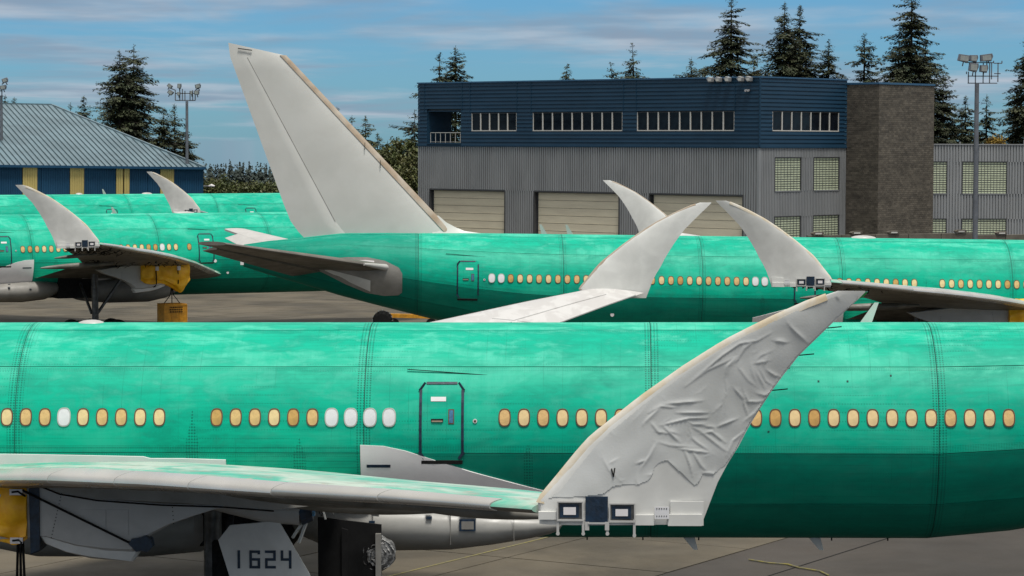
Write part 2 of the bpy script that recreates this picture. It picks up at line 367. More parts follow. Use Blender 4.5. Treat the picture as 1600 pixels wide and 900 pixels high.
# folded wingtip outline in (x, h): x aft of the hinge leading edge, h above the hinge
LEo = [(-.02, -.12), (0, .2), (.31, .57), (.69, 1.04), (.9, 1.27), (1.7, 1.91), (2.41, 2.42), (3.1, 2.86), (3.82, 3.23), (4.53, 3.55), (4.95, 3.69)]
TEo = [(2.72, -.21), (3.04, .64), (3.29, 1.02), (3.47, 1.38), (3.79, 1.91), (4.24, 2.54), (4.88, 3.18), (5.22, 3.5), (5.38, 3.66)]
def le_x(h): return float(np.interp(h, [p[1] for p in LEo], [p[0] for p in LEo]))
def te_x(h): return float(np.interp(h, [p[1] for p in TEo], [p[0] for p in TEo]))
def wingtip(root, side, near, full, lemat):
    """the folded, upright wingtip; outboard face is the one turned away from the fuselage"""
    X0 = wle(33) + (.10 if full and side < 0 else -.02); Z0 = wz(33) - .02
    hs = [-.2, -.05, .2, .5, .8, 1.1, 1.4, 1.7, 2.0, 2.3, 2.6, 2.85, 3.05, 3.25, 3.4, 3.52, 3.6, 3.66, 3.685]
    b = MB(); rings = []; yc = side * 33.12
    xs = [0, .02, .06, .12, .2, .35, .5, .7, .85, 1]
    for h in hs:
        a, c = le_x(h), te_x(h)
        if h < .2: a += .05
        t = .30 * (1 - h / 4.4) if h < 3.3 else .30 * (1 - h / 4.4)
        t = max(t * min(1, (c - a) / 1.2), .012)
        prof = [(x, yt(x, .5) * 2 * t) for x in xs]
        lean = .02 * h * h * side          # slight outward bow
        rings.append([(X0 + a + x * (c - a), yc + lean + y, Z0 + h) for x, y in prof] + [(X0 + a + x * (c - a), yc + lean - y, Z0 + h) for x, y in reversed(prof[1:-1])])
    b.loft(rings); wt_ = b.build('folded_wingtip', M['wingtip'], root, smooth=35)
    # leading edge strip: crescent section swept along the edge
    b = MB(); rings = []
    for h in np.linspace(.16, 3.62, 30):
        a = le_x(h); d = Vector((le_x(h + .05) - le_x(h - .05), .1)).normalized(); nrm = Vector((d.y, -d.x))   # into the panel
        w = .25 * (1 - h / 6.8); t = max(.072 * (1 - h / 4.6) + .008, .016); lean = .02 * h * h * side
        c = Vector((X0 + a, Z0 + h)) - nrm * .025
        pr = [(w, t * 1.05), (w * .5, t * .95), (w * .15, t * .6), (0, 0), (w * .15, -t * .6), (w * .5, -t * .95), (w, -t * 1.05)]
        rings.append([(c.x + nrm.x * u_, yc + lean + q, c.y + nrm.y * u_) for u_, q in pr])
    b.loft(rings); b.build('leading_edge_strip', lemat, wt_, smooth=40)
    yo = yc + side * .165
    def bx(n_, x0, x1, z0, z1, m_, y0=0, y1=.03):
        o = MB().box(X0 + x0, X0 + x1, yo + side * y0, yo + side * y1, Z0 + z0, Z0 + z1).build(n_, m_, wt_); return o
    if full:
        # hinge cheek plate, openings, blue plate and the downward lugs, on the outboard face at the fold
        for (a0, a1, z0, z1) in ((.35, .74, -.10, .18), (1.21, 1.60, -.12, .15)):
            bx('hinge_pocket', a0, a1, z0, z1, M['steel'], -.1, .004)
            bx('pocket_liner', a0 + .025, a1 - .05, z0 + .03, z1 - .03, M['tape'], -.05, .012)
            bx('white_plate', a0 + .085, a1 - .1, z0 + .075, z1 - .08, M['placard'], 0, .02)
            f = MB()
            f.box(X0 + a0 - .02, X0 + a1 + .02, yo, yo + side * .035, Z0 + z1, Z0 + z1 + .022); f.box(X0 + a0 - .02, X0 + a1 + .02, yo, yo + side * .035, Z0 + z0 - .03, Z0 + z0)
            f.box(X0 + a0 - .022, X0 + a0, yo, yo + side * .033, Z0 + z0, Z0 + z1); f.box(X0 + a1, X0 + a1 + .022, yo, yo + side * .033, Z0 + z0, Z0 + z1)
            f.build('pocket_frame', M['white'], wt_)
        bx('cover_plate', .80, 1.17, -.16, .28, M['tape'], 0, .028)
        for k, xx in enumerate((.32, .74, 1.14, 1.585)):
            f = MB(); zb = -.34 - .03 * (k == 3)
            f.box(X0 + xx, X0 + xx + .042, yo - side * .05, yo + side * .02, Z0 + zb, Z0 - .10)
            f.tube([(X0 + xx + .021, yo - side * .05, Z0 + zb), (X0 + xx + .021, yo + side * .022, Z0 + zb)], .03, 10)
            f.build('hinge_lug', M['white'], wt_)
        for xx in (.79, 1.12):
            MB().box(X0 + xx, X0 + xx + .07, yo - side * .03, yo + side * .03, Z0 - .28, Z0 - .14).build('hinge_bracket', M['white'], wt_)
        bx('actuator_rod', .84, 1.12, -.175, -.15, M['white'], .02, .045)
        f = bx('vent_grille', 1.94, 2.18, -.09, .11, M['white_mask'], 0, .012)
        g = MB()
        for k in range(5): g.box(X0 + 1.97 + k * .04, X0 + 1.985 + k * .04, yo, yo + side * .018, Z0 + .07, Z0 + .09); g.box(X0 + 1.97 + k * .04, X0 + 1.985 + k * .04, yo, yo + side * .018, Z0 - .05, Z0 - .035)
        g.build('grille_slot', M['dark'], wt_)
        bx('access_panel', 2.2, 2.75, -.21, .19, M['wingtip'], -.1, -.06)
        bx('root_skirt', 1.62, 1.93, -.2, -.03, M['wingtip'], -.12, -.01)
        bx('root_skirt', .02, .36, -.11, .02, M['wingtip'], -.12, -.01)
        bx('root_skirt', .70, 1.24, -.12, .02, M['wingtip'], -.12, -.01)
        bx('root_skirt', 2.16, 2.72, -.21, -.02, M['wingtip'], -.12, -.012)
    else:
        for (a0, a1) in ((.5, .9), (1.3, 1.7)): bx('hinge_pocket', a0, a1, -.1, .05, M['dark'], -.2, .004)
    return wt_, X0, Z0, yo
def wing(root, side, near, fancy):
    b = MB(); Ls = list(np.linspace(2.0, 33, 26))
    b.loft([wsec(L, side) for L in Ls])
    w = b.build('wing', [M['wingtop'] if near else M['farwing'], M['wingu']], root, smooth=50)
    # upper faces keep slot 0, lower faces use slot 1
    npt = len(airfoil(.1)); half = len(XS) - 1
    for i, p in enumerate(w.data.polygons[:(len(Ls) - 1) * npt]):
        p.material_index = 1 if (i % npt) >= half else 0
    cuts = [4.5, 8.5, 12.0, 15.4, 18.6, 21.8, 25.0, 28.6, 31.9]
    for a, c in zip(cuts[:-1], cuts[1:]):
        rings = []
        for L in np.linspace(a + .012, c - .012, 4):
            full = airfoil(wt(L)); ch = wte(L) - wle(L); lim = min(.075, .42 / ch + .02)
            up = [(x, yt(x, wt(L)) * 1.15 + .012 * math.sin(math.pi * x)) for x in (lim, lim * .7, lim * .45, lim * .2, lim * .06, 0)]
            lo = [(x, -yt(x, wt(L)) * .85 + .012 * math.sin(math.pi * x)) for x in (lim * .06, lim * .2, lim * .45, lim * .6)]
            o = [(wle(L) + x * ch - .018 * (1 - x / lim), side * L, wz(L) + z * ch + (.014 if z > 0 else -.014)) for x, z in up + lo]
            i_ = [(wle(L) + x * ch + .01, side * L, wz(L) + z * ch * .9) for x, z in reversed(up[1:-1] + lo[:-1])]
            rings.append(o + i_)
        MB().loft(rings).build('slat', M['slat'], w, smooth=40)
    # trailing edge panels seen on the upper surface
    if not near:
        for a, c, x0, x1, dz in ((24.5, 32.2, .72, 1.0, .0), (17, 24.2, .74, 1.0, 0), (11.5, 16.8, .76, 1.0, 0), (24.5, 31.5, .52, .70, 0), (17, 24.2, .55, .72, 0), (11.5, 16.8, .58, .74, 0)):
            rings = []
            for L in np.linspace(a, c, 4):
                ch = wte(L) - wle(L); xx = np.linspace(x0 + .008, x1, 5)
                u_ = [(wle(L) + x * ch, side * L, wz(L) + (yt(x, wt(L)) * 1.15 + .012 * math.sin(math.pi * x)) * ch + .035) for x in xx]
                rings.append(u_ + [(p[0], p[1], p[2] - .04) for p in reversed(u_)])
            MB().loft(rings).build('aileron' if (a > 24 and x0 > .7) else ('flap' if x0 > .7 else 'spoiler'), M['farwing'] if not near else M['wingtop'], w, smooth=40)
    # flap track fairings
    for L, l0, l1, r_ in ((14.2, -4.4, .9, .2), (25.2, .6, 3.6, .13)) if not fancy else ((8.0, -4.6, 1.2, .34), (14.2, -4.4, .9, .26), (19.6, -2.2, 2.2, .2), (25.2, .6, 3.6, .15)):
        pts = []; rs = []
        for k in range(11):
            t = k / 10; pts.append((l0 + (l1 - l0) * t, side * L, wz(L) - .16 - r_ * .5 - .22 * t)); rs.append(max(r_ * math.sin(math.pi * (.06 + .90 * t)) ** .7, .03))
        MB().tube(pts, rs, 14).build('flap_track_fairing', M['wingu'], w, smooth=60)
    return w
def digits(text, x0, z0, w, h, gap, th, y):
    seg = {'1': 'R', '6': 'TLMbRB', '2': 'TtMlBx', '4': 'tMR'}
    b = MB()
    def vb(x, a, c): b.box(x, x + th, y, y - .012, z0 + a, z0 + c)
    def hb(x, z, ww=None): b.box(x, x + (ww or w), y + .001, y - .012, z0 + z, z0 + z + th)
    for i, ch in enumerate(text):
        x = x0 + i * (w + gap)
        if ch == '1': vb(x + w * .35, 0, h)
        if ch == '6': vb(x, th, h - th); hb(x, h - th, w); hb(x, 0); hb(x + th, h * .5 - th / 2, w - th); vb(x + w - th, th, h * .5 - th / 2); vb(x + w - th, h * .78, h - th)
        if ch == '2': hb(x, h - th); vb(x + w - th, h * .5 + th / 2, h - th); hb(x, h * .5 - th / 2); vb(x, th, h * .5 - th / 2); hb(x, 0)
        if ch == '4': vb(x, h * .5 + th / 2, h); hb(x, h * .5 - th / 2, w - th); vb(x + w - th, 0, h)
    return b
def antenna(root, x, th, side, h, sweep, mat):
    p = S(x, th, side, .0); b = MB()
    sg = 1 if th < 1.6 else -1
    b.prism([(p.x - .18, p.z - .02 * sg), (p.x + .18, p.z - .02 * sg), (p.x + .10 + sweep, p.z + sg * h), (p.x - .02 + sweep, p.z + sg * h)], p.y - .02, p.y + .02)
    return b.build('blade_antenna', mat, root)
def airplane(label, loc, yaw, pitch, ns, whites, missing=(), wmin=-4, wmax=56, fancy=False):
    root = thing('airplane', label, 'airplane', loc, (0, R(pitch), R(yaw)), 'unfinished green airplanes parked on the apron')
    rnd = random.Random(len(label))
    # inner barrel, slightly sunk so the joints between skins read as recessed lines
    b = MB(); xs = sorted(set([s[0] for s in ST] + list(SEAMS)))
    b.loft([[S(x, 2 * math.pi * k / 72, 1, -.018) for k in range(72)] for x in xs]); b.build('fuselage', M['under'], root, smooth=40)
    cuts = [-35.9] + list(SEAMS) + [31.88]
    TH = [0, 18, 49.5, 96.3, 126, 180]
    for i, (a, c) in enumerate(zip(cuts[:-1], cuts[1:])):
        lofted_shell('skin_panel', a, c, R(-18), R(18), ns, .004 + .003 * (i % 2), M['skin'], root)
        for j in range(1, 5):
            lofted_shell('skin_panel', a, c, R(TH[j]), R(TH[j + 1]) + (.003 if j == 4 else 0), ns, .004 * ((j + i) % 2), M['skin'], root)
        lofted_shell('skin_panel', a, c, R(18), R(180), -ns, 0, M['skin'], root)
    # windows ----------------------------------------------------------
    for i in list(range(wmin, 21)) + list(range(26, wmax + 1)):
        if i in (9, 10) or i in missing: continue
        x = (i - 22.72) * .5334; zc, ry, rz = sec(x); z = 6.40
        th = math.acos(min(1, (z - zc) / rz)); p = S(x, th, 1, 0); wh = i in whites
        me = PANE[1] if wh else PANE[rnd.choice((0, 0, 2, 2, 3))]
        q = (0, 0, 0) if ns > 0 else (0, 0, math.pi)
        o = inst('window', me, root, (x, ns * p.y, z), q)
        if wh: o['label'] = 'white masked window'
        f = inst('window_frame', RING2 if wh else RING, o, (0, 0, 0))
    # cabin doors --------------------------------------------------------
    for dx in ((-15.6, 0.0, 19.1) if not fancy else (0.0,)):
        d = rect_on(dx - .60, dx + .60, 5.22, 7.32, ns, .018).build('cabin_door', M['skin'], root, smooth=30)
        uvl = d.data.uv_layers.new(name='UVMap')
        for lp in d.data.loops:
            v = d.data.vertices[lp.vertex_index].co; uvl.data[lp.index].uv = (v.x, RF * math.acos(max(-1, min(1, (v.z - sec(v.x)[0]) / sec(v.x)[2]))))
        w_ = .075; f = MB()
        for (a0, a1, z0, z1) in ((-.62, -.62 + w_, 5.42, 7.14), (.62 - w_, .62, 5.42, 7.14), (-.43, .43, 7.28, 7.28 + w_ * .85)):
            r = rect_on(dx + a0, dx + a1, z0, z1, ns, .034, .02); f.add(r.v, r.f)
        for (a0, a1, z0, z1) in ((-.62, -.46, 7.12, 7.33), (.62, .46, 7.12, 7.33), (-.62, -.48, 5.45, 5.26), (.62, .48, 5.45, 5.26)):
            p0 = rect_on(dx + a0, dx + a0 + .001, min(z0, z1), max(z0, z1), ns, .03)
            yy = lambda z: ns * (RF * math.sqrt(max(0, 1 - ((z - sec(dx)[0]) / sec(dx)[2]) ** 2)) * sec(dx)[1] / RF + .022)
            f.bar((dx + a0, yy(z0), z0), (dx + a1, yy(z1), z1), .03, .075)
        f.build('door_tape', M['tape'], d)
        rect_on(dx - .56, dx + .58, 5.12, 5.215, ns, .05, .04).build('door_sill', M['dark'], d)
        dr = 1 if fancy else -1
        r = MB()
        pl = rect_on(dx - .30 * 1 - .0, dx + .12, 6.83, 6.95, ns, .024, .006); pl.build('placard', M['placard'], d)
        rect_on(dx + dr * .27 - .08, dx + dr * .27 + .08, 6.22, 6.62, ns, .026, .01).build('door_window_rim', M['wframe'], d)
        rect_on(dx + dr * .27 - .055, dx + dr * .27 + .055, 6.25, 6.59, ns, .032, .01).build('door_window', M['bluew'], d)
        rect_on(dx - dr * .12 - .17, dx - dr * .12 + .17, 6.27, 6.36, ns, .026, .01).build('handle_recess', M['dark'], d)
        rect_on(dx - dr * .12 - .15, dx - dr * .12 + .15, 6.275, 6.31, ns, .05, .03).build('door_handle', M['tan'], d)
        b = MB(); pp = rect_on(dx + dr * .93, dx + dr * .93 + .01, 6.28, 6.3, ns, .02).v[0]
        b.tube([(pp[0], pp[1] - ns * .02, pp[2]), (pp[0], pp[1] + ns * .012, pp[2])], .06, 14); o = b.build('round_port', M['placard'], root)
        MB().tube([(pp[0], pp[1], pp[2]), (pp[0], pp[1] + ns * .018, pp[2])], .033, 12).build('port_hole', M['wframe'], o)
        # drip rail above the door
        a_ = rect_on(dx - .98, dx - .98 + .01, 7.6, 7.62, ns, .02).v[0]; c_ = rect_on(dx + 1.25, dx + 1.26, 7.6, 7.62, ns, .02).v[0]
        MB().bar((a_[0], a_[1], a_[2] + (.06 if fancy else -.06)), (c_[0], c_[1] + ns * .03 * (1 if fancy else -1), c_[2] - (.1 if fancy else -.1)), .03, .02).build('drip_rail', M['dark'], root)
    # belly fairing ---------------------------------------------------------
    def fairing(data, name):
        b = MB(); rings = []
        for (x, w_, zt, zb) in data:
            rg = []
            for k in range(32):
                a = 2 * math.pi * k / 32; cx, cz = math.cos(a), math.sin(a)
                rg.append((x, w_ * math.copysign(abs(cx) ** .62, cx), (zt + zb) / 2 + (zt - zb) / 2 * math.copysign(abs(cz) ** .8, cz)))
            rings.append(rg)
        b.loft(rings); return b.build(name, M['belly'] if fancy else M['grey'], root, smooth=50)
    bf = fairing([(-4.35, 2.5, 3.95, 3.2), (-4.1, 2.9, 4.1, 2.9), (-3.4, 3.15, 4.2, 2.6), (-1.8, 3.3, 4.25, 2.45), (.2, 3.3, 4.1, 2.5), (1.4, 3.2, 3.95, 2.66), (2.4, 3.08, 3.82, 2.84), (3.0, 2.95, 3.75, 2.98), (3.25, 2.8, 3.6, 3.12), (3.32, 2.6, 3.45, 3.25)], 'belly_fairing')
    fairing([(-13.6, 2.3, 3.6, 2.9), (-12.8, 3.0, 4.1, 2.5), (-11.5, 3.35, 4.4, 2.25), (-8.5, 3.35, 4.4, 2.25), (-6.9, 3.2, 4.2, 2.4), (-6.7, 2.9, 3.9, 2.6)], 'belly_fairing')
    MB().box(-6.8, -4.2, -2.7, 2.7, 2.75, 4.3).build('gear_bay', M['dark'], root)
    xs_ = [-2.25, -1.6, -1.0, 0, .8, 1.9, 2.9]
    patch(xs_, [R(t) for t in (92, 92.6, 95, 101, 106, 112, 117.5)], [R(128)] * 7, ns, .05, .06).build('wing_root_fairing', M['placard'], root, smooth=30)
    patch([-14, -12, -10, -8.3, -8.1, -7.2, -6.0], [R(t) for t in (96.8, 97, 97.6, 98.2, 99.2, 99.2, 99.9)], [R(125)] * 7, ns, .05, .06).build('wing_root_fairing', M['placard'], root, smooth=30)
    rect_on(-2.2 + .12, -1.42, 5.02, 5.10, ns, .06, .03, 0).build('tape_strip', M['tape'], root)
    for a0, a1, z0, z1 in ((.50, .95, 3.28, 3.60), (.53, .98, 3.78, 3.98)):
        yy = ns * 3.31
        f = MB().box(a0, a1, yy - ns * .2, yy + ns * .012, z0, z1).build('masked_vent', M['tape'], bf)
        MB().box(a0 + .06, a1 - .05, yy - ns * .1, yy + ns * .02, z0 + .05, z1 - .05).build('vent_screen', M['grey'], bf)
    for a0, z0 in ((-.42, 3.62), (-.42, 3.88), (-2.0, 3.5)):
        MB().box(a0, a0 + .16, ns * 3.2, ns * 3.325, z0, z0 + .055).build('tape_mark', M['tape'], bf)
    # fin -------------------------------------------------------------------
    zt = 8.75
    def fz(z, base, tip): return base + (tip - base) * (z - 9.1) / (19.0 - 9.1)
    b = MB(); rings = []; rr = []; le = []
    for k, z in enumerate([8.3, 8.8, 9.4, 10.5, 12, 14, 16, 18, 18.7]):
        l_ = fz(z, 20.2, 29.75); t_ = fz(z, 29.15, 32.85)
        if z < 9.5: t_ = 28.3 + (t_ - 28.3) * max(0, (z - 8.3) / 1.2) ** .5
        h_ = t_ - (t_ - l_) * .295; tk = .09 * (t_ - l_)
        def P(x): return yt((x - l_) / (t_ - l_) if t_ > l_ else 0, 1) * tk * 1.0
        xs = [l_ + (h_ - l_) * q for q in (.02, .06, .14, .3, .5, .75, .996)]
        rings.append([(x, P(x), z) for x in xs] + [(x, -P(x), z) for x in reversed(xs)])
        xr = [h_ + (t_ - h_) * q for q in (0.004, .3, .7, 1)]
        rr.append([(x, P(min(x, t_ - 1e-4)) + .012, z) for x in xr] + [(x, -P(min(x, t_ - 1e-4)) - .012, z) for x in reversed(xr)])
        rr[-1] = [(h_ - .12, P(h_) * .8, z)] + rr[-1] + [(h_ - .12, -P(h_) * .8, z)]
    # sloping tip
    def tipring(rg, l_, t_): return [(p[0] + .12, p[1] * .35, 18.9 + (p[0] - 29.8) * .21) for p in rg]
    rings.append(tipring(rings[-1], 0, 0)); rr.append(tipring(rr[-1], 0, 0))
    MB().tube([(fz(z, 29.15, 32.85) - (fz(z, 29.15, 32.85) - fz(z, 20.2, 29.75)) * .297, ns * (yt(.703, 1) * .09 * (fz(z, 29.15, 32.85) - fz(z, 20.2, 29.75)) + .012), z) for z in (9.4, 12, 15, 18.7)], .014, 5).build('hinge_line', M['grey'], root)
    fin = MB().loft(rings).build('fin', M['fin'], root, smooth=40)
    MB().loft(rr).build('rudder', M['fin'], fin, smooth=40)
    b = MB(); r2 = []
    for z in np.linspace(8.9, 18.85, 14):
        l_ = fz(z, 20.2, 29.75); t_ = fz(z, 29.15, 32.85); tk = .09 * (t_ - l_); w_ = .42 - .012 * (z - 9)
        def P(q): return yt(q / (t_ - l_), 1) * tk + .04
        pr = [(q, P(max(q, 0))) for q in (w_, w_ * .55, w_ * .25, w_ * .08)]
        r2.append([(l_ + q, y_, z) for q, y_ in pr] + [(l_ - .05, 0, z)] + [(l_ + q, -y_, z) for q, y_ in reversed(pr)])
    MB().loft(r2).build('fin_leading_edge', M['tan'], fin, smooth=50)
    b = MB()                                                       # dorsal fillet
    r3 = []
    for x, h_, w_ in ((18.3, 0.0, .05), (19.25, .12, .14), (19.8, .34, .2), (20.3, .60, .24), (20.75, .98, .26), (21.1, 1.0, .28)):
        z0 = sec(x)[0] + sec(x)[2] - .12; r3.append([(x, -w_ * 1.4, z0), (x, -w_ * .6, z0 + .12 + h_ * .45), (x, -.02, z0 + .12 + h_), (x, .02, z0 + .12 + h_), (x, w_ * .6, z0 + .12 + h_ * .45), (x, w_ * 1.4, z0)])
    MB().loft(r3).build('dorsal_fillet', M['fin'], fin, smooth=40)
    for (x, z, s_) in ((25.0, 13.5, .22), (24.1, 12.5, .22)):
        MB().box(x, x + .03, ns * .28, ns * .34, z, z + s_ * 2).build('static_port', M['dark'], fin)
    MB().box(22.4, 25.0, ns * .42, ns * .62, 8.56, 8.66).build('fin_root_seal', M['white'], fin)
    MB().bar((31.5, ns * .16, 19.1), (32.3, ns * .12, 19.2), .05).build('beacon_wire', M['dark'], fin)
    # stabilizers ---------------------------------------------------------------
    for side in (1, -1):
        b = MB(); rg = []; el_ = []
        for L in np.linspace(.9, 11.3, 8):
            q = L / 11.3; l_ = 21.9 + (32.2 - 21.9) * q; t_ = 28.6 + (34.3 - 28.6) * q; z = 6.55 + (8.45 - 6.55) * q; ch = (t_ - l_)
            af = airfoil(.095); c1_ = [(l_ + min(x, .70) * ch, side * L, z + zz_ * ch * (1 if x < .70 else .9)) for x, zz_ in af if x <= .75]
            rg.append(c1_)
            hx = l_ + .71 * ch; dr_ = .22
            xs = (0, .1, .2, .29)
            el_.append([(hx + x * ch, side * L, z + .035 * ch * (1 - x / .29) - x * ch * dr_) for x in xs] + [(hx + x * ch, side * L, z - .03 * ch * (1 - x / .29) - .015 - x * ch * dr_) for x in reversed(xs)])
        near_ = side == ns
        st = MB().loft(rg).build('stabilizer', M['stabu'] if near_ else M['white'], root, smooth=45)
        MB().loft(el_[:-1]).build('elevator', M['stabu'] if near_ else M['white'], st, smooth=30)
        pts = [(21.9 + 10.3 * q - .03, side * 11.3 * q, 6.55 + 1.9 * q) for q in np.linspace(.14, .30, 4)]
        MB().tube(pts, [.2, .18, .14, .08], 10).build('root_bullet', M['white'], st, smooth=60)
        xs = [22.8, 23.0, 23.8, 24.8, 26.0, 27.0, 28.2]; tp = [90, 82, 74, 71, 74, 79, 90]; bt = [118, 124, 131, 133, 124, 112, 98]
        patch(xs, [R(t) for t in tp], [R(t) for t in bt], side, .03, .04).build('stabilizer_root_fairing', M['grey'], root, smooth=30)
        patch([24.6, 25.4, 27.2], [R(108), R(105), R(99)], [R(128), R(121), R(103)], side, .05, .03).build('elevator_access_panel', M['wingtip'], root)
        patch([24.4, 24.9, 26.6], [R(76), R(76), R(83)], [R(88), R(87.5), R(85)], side, .05, .03).build('masked_opening', M['placard'], root)
    MB().box(31.86, 32.05, -.12, .12, 6.85, 7.35).build('exhaust_cap', M['placard'], root)
    # wings + folded tips ---------------------------------------------------------
    for side in (1, -1):
        near_ = side == ns
        wing(root, side, near_, fancy)
        wt_, X0, Z0, yo = wingtip(root, side, near_, near_, M['cream'] if near_ and fancy else M['tan'] if not near_ or fancy else M['cream'])
        if near_: info = (wt_, X0, Z0, yo)
    # engine pylons --------------------------------------------------------------------
    def pp(px, py): return ((px - 800) / 63 + 2.13, 14 - (py - 221) / 63)
    for side in (ns,):
        y0 = side * 10.0
        py = MB().prism([pp(*p) for p in ((-40, 752), (-35, 850), (60, 843), (110, 858), (160, 866), (205, 868), (212, 858), (235, 840), (265, 824), (300, 811), (350, 795), (380, 778), (200, 752))], y0 - .38, y0 + .38, .08).build('engine_pylon', M['white'], root, smooth=35)
        MB().prism([pp(*p) for p in ((52, 840), (62, 855), (95, 869), (135, 879), (203, 884), (213, 868), (150, 850))], y0 - .3, y0 + .3, .06).build('pylon_heat_shield', M['wingtip'], py, smooth=35)
        if fancy: MB().prism([pp(*p) for p in ((40, 750), (42, 872), (57, 866), (57, 752))], y0 - .44, y0 + .44, .03).build('tape_band', M['tape'], py)
        g = y0 + ns * .385
        if fancy:
            MB().prism([pp(*p) for p in ((50, 748), (360, 752), (520, 790), (430, 800), (350, 793), (250, 790), (150, 783), (90, 773), (58, 762))], y0 - .46, y0 + .46, .05).build('wing_pylon_fillet', M['grey'], py, smooth=35)
            MB().tube([(pp(u_, v_)[0], y0 + ns * .47, pp(u_, v_)[1]) for u_, v_ in ((60, 763), (90, 775), (150, 785), (250, 792), (350, 795), (430, 801))], .022, 6).build('sealant_bead', M['black'], py)
        a0 = pp(122, 800); a1 = pp(162, 840); MB().box(a0[0], a1[0], g - ns * .02, g + ns * .008, a1[1], a0[1]).build('access_panel', M['white'], py)
        a0 = pp(164, 800); a1 = pp(198, 840); MB().box(a0[0], a1[0], g - ns * .02, g + ns * .008, a1[1], a0[1]).build('access_panel', M['white'], py)
        for (u0, v0, u1, v1, n_) in ((75, 845, 92, 775, 14), (196, 802, 197, 838, 6), (157, 802, 157, 838, 5), (268, 790, 270, 822, 6)):
            d = MB()
            for k in range(n_):
                t = k / (n_ - 1); q = pp(u0 + (u1 - u0) * t, v0 + (v1 - v0) * t); d.box(q[0] - .012, q[0] + .012, g, g + ns * .006, q[1] - .012, q[1] + .012)
            d.build('rivet_row', M['dark'], py)
        q0 = pp(30, 768); q1 = pp(212, 858); yy = y0 + ns * .50
        if fancy: MB().tube([(q0[0], yy, q0[1]), (q1[0], yy - ns * .05, q1[1])], .03, 6).build('tie_strap', M['black'], py)
        bl = MB(); rr_ = random.Random(5)
        if fancy: bl.prism([(q1[0] + math.cos(a) * rr_.uniform(.18, .34) + .12, q1[1] + math.sin(a) * rr_.uniform(.12, .26) + .05) for a in np.linspace(0, 6.0, 11)], yy - ns * .3, yy + ns * .03).build('tape_wad', M['tape'], py)
    # main gear ---------------------------------------------------------------------------
    g = MB().tube([(-6.05, ns * 5.5, .9), (-6.0, ns * 5.5, 4.9)], .24, 14).build('gear_leg', M['steel'], root, smooth=60)
    if not fancy: MB().bar((-6.1, ns * 5.4, 1.6), (-8.5, ns * 4.4, 4.3), .16).build('drag_brace', M['steel'], g)
    MB().bar((-5.8, ns * 5.4, 1.8), (-5.9, ns * 2.4, 4.0), .16).build('side_brace', M['steel'], g)
    MB().bar((-7.5, ns * 5.5, .72), (-4.5, ns * 5.5, .72), .3).build('bogie_beam', M['steel'], g)
    for wx in (-7.5, -6.0, -4.5):
        for dy in (-.7, .7):
            w_ = MB().tube([(wx, ns * 5.5 + dy - .26, .68), (wx, ns * 5.5 + dy - .2, .68), (wx, ns * 5.5 + dy + .2, .68), (wx, ns * 5.5 + dy + .26, .68)], [.52, .68, .68, .52], 24).build('wheel', M['black'], g, smooth=40)
            MB().tube([(wx, ns * 5.5 + dy - .28, .68), (wx, ns * 5.5 + dy + .28, .68)], .3, 16).build('wheel_hub', M['steel'], w_, smooth=40)
    def qp(px, py): return ((px - 800) / 60.5 + 2.02, 14 - (py - 221) / 60.5)
    if fancy:
        gd = MB().prism([qp(*p) for p in ((337, 852), (356, 828), (434, 821), (482, 905), (500, 960), (370, 960))], ns * 7.1, ns * 7.16).build('gear_door', M['wingtip'], root)
        q = qp(369, 897); q2 = qp(452, 868)
        k = 1 / 60.5
        digits('1624', q[0] - .12, q[1], 17.2 * k, 29 * k, 7.8 * k, 4.2 * k, ns * 7.16).build('painted_number', M['tape'], gd)
        MB().prism([qp(*p) for p in ((322, 860), (351, 858), (351, 960), (322, 960))], ns * 6.2, ns * 6.6).build('gear_strut_shroud', M['dark'], root)
        MB().prism([qp(*p) for p in ((478, 838), (583, 850), (583, 960), (478, 960))], ns * 4.3, ns * 4.4).build('inner_gear_door', M['black'], root)
        MB().prism([qp(*p) for p in ((518, 855), (528, 858), (528, 960), (518, 960))], ns * 4.4, ns * 4.52).build('door_stiffener', M['black'], root)
        MB().prism([qp(*p) for p in ((574, 864), (583, 864), (583, 960), (574, 960))], ns * 4.4, ns * 4.55).build('door_edge', M['grey'], root)
        c = qp(578, 900); MB().tube([(c[0], ns * 3.9, c[1]), (c[0], ns * 4.0, c[1]), (c[0], ns * 4.3, c[1]), (c[0], ns * 4.4, c[1])], [.32, .46, .46, .30], 22).jit(.035).build('wrapped_wheel', M['plastic'], root, smooth=30)
        for rr_ in (.18, .28, .40):
            MB().loft([[(c[0] + math.cos(t) * (rr_ + dr), ns * (4.41 - (rr_ ** 3) * .6 + dy), c[1] + math.sin(t) * (rr_ + dr)) for t in [2 * math.pi * k_ / 24 for k_ in range(24)]] for dr, dy in ((0, 0), (.02, .025), (.04, 0))], caps=False).jit(.03).build('wrap_fold', M['plastic'], root)
        # flap fairing with taped end, open bay with pipe, loose stay
        s0 = qp(350, 800); e0 = qp(468, 808)
        fr_ = MB().tube([(s0[0] - .9, ns * 7.0, s0[1] + .12), (s0[0], ns * 7.0, s0[1] + .03), (s0[0] + 1.0, ns * 7.0, e0[1] + .05), (e0[0], ns * 7.0, e0[1])], [.05, .2, .33, .35], 20).build('actuator_fairing', M['white'], root, smooth=60)
        MB().tube([(e0[0], ns * 7.0, e0[1]), (e0[0] + .30, ns * 7.0, e0[1] + .05)], [.36, .27], 12).build('taped_fairing_end', M['tape'], fr_)
        a = qp(488, 800); MB().box(a[0], a[0] + .07, ns * 7.1, ns * 7.3, a[1] - .2, a[1] + .2).build('blue_bracket', M['bluew'], fr_)
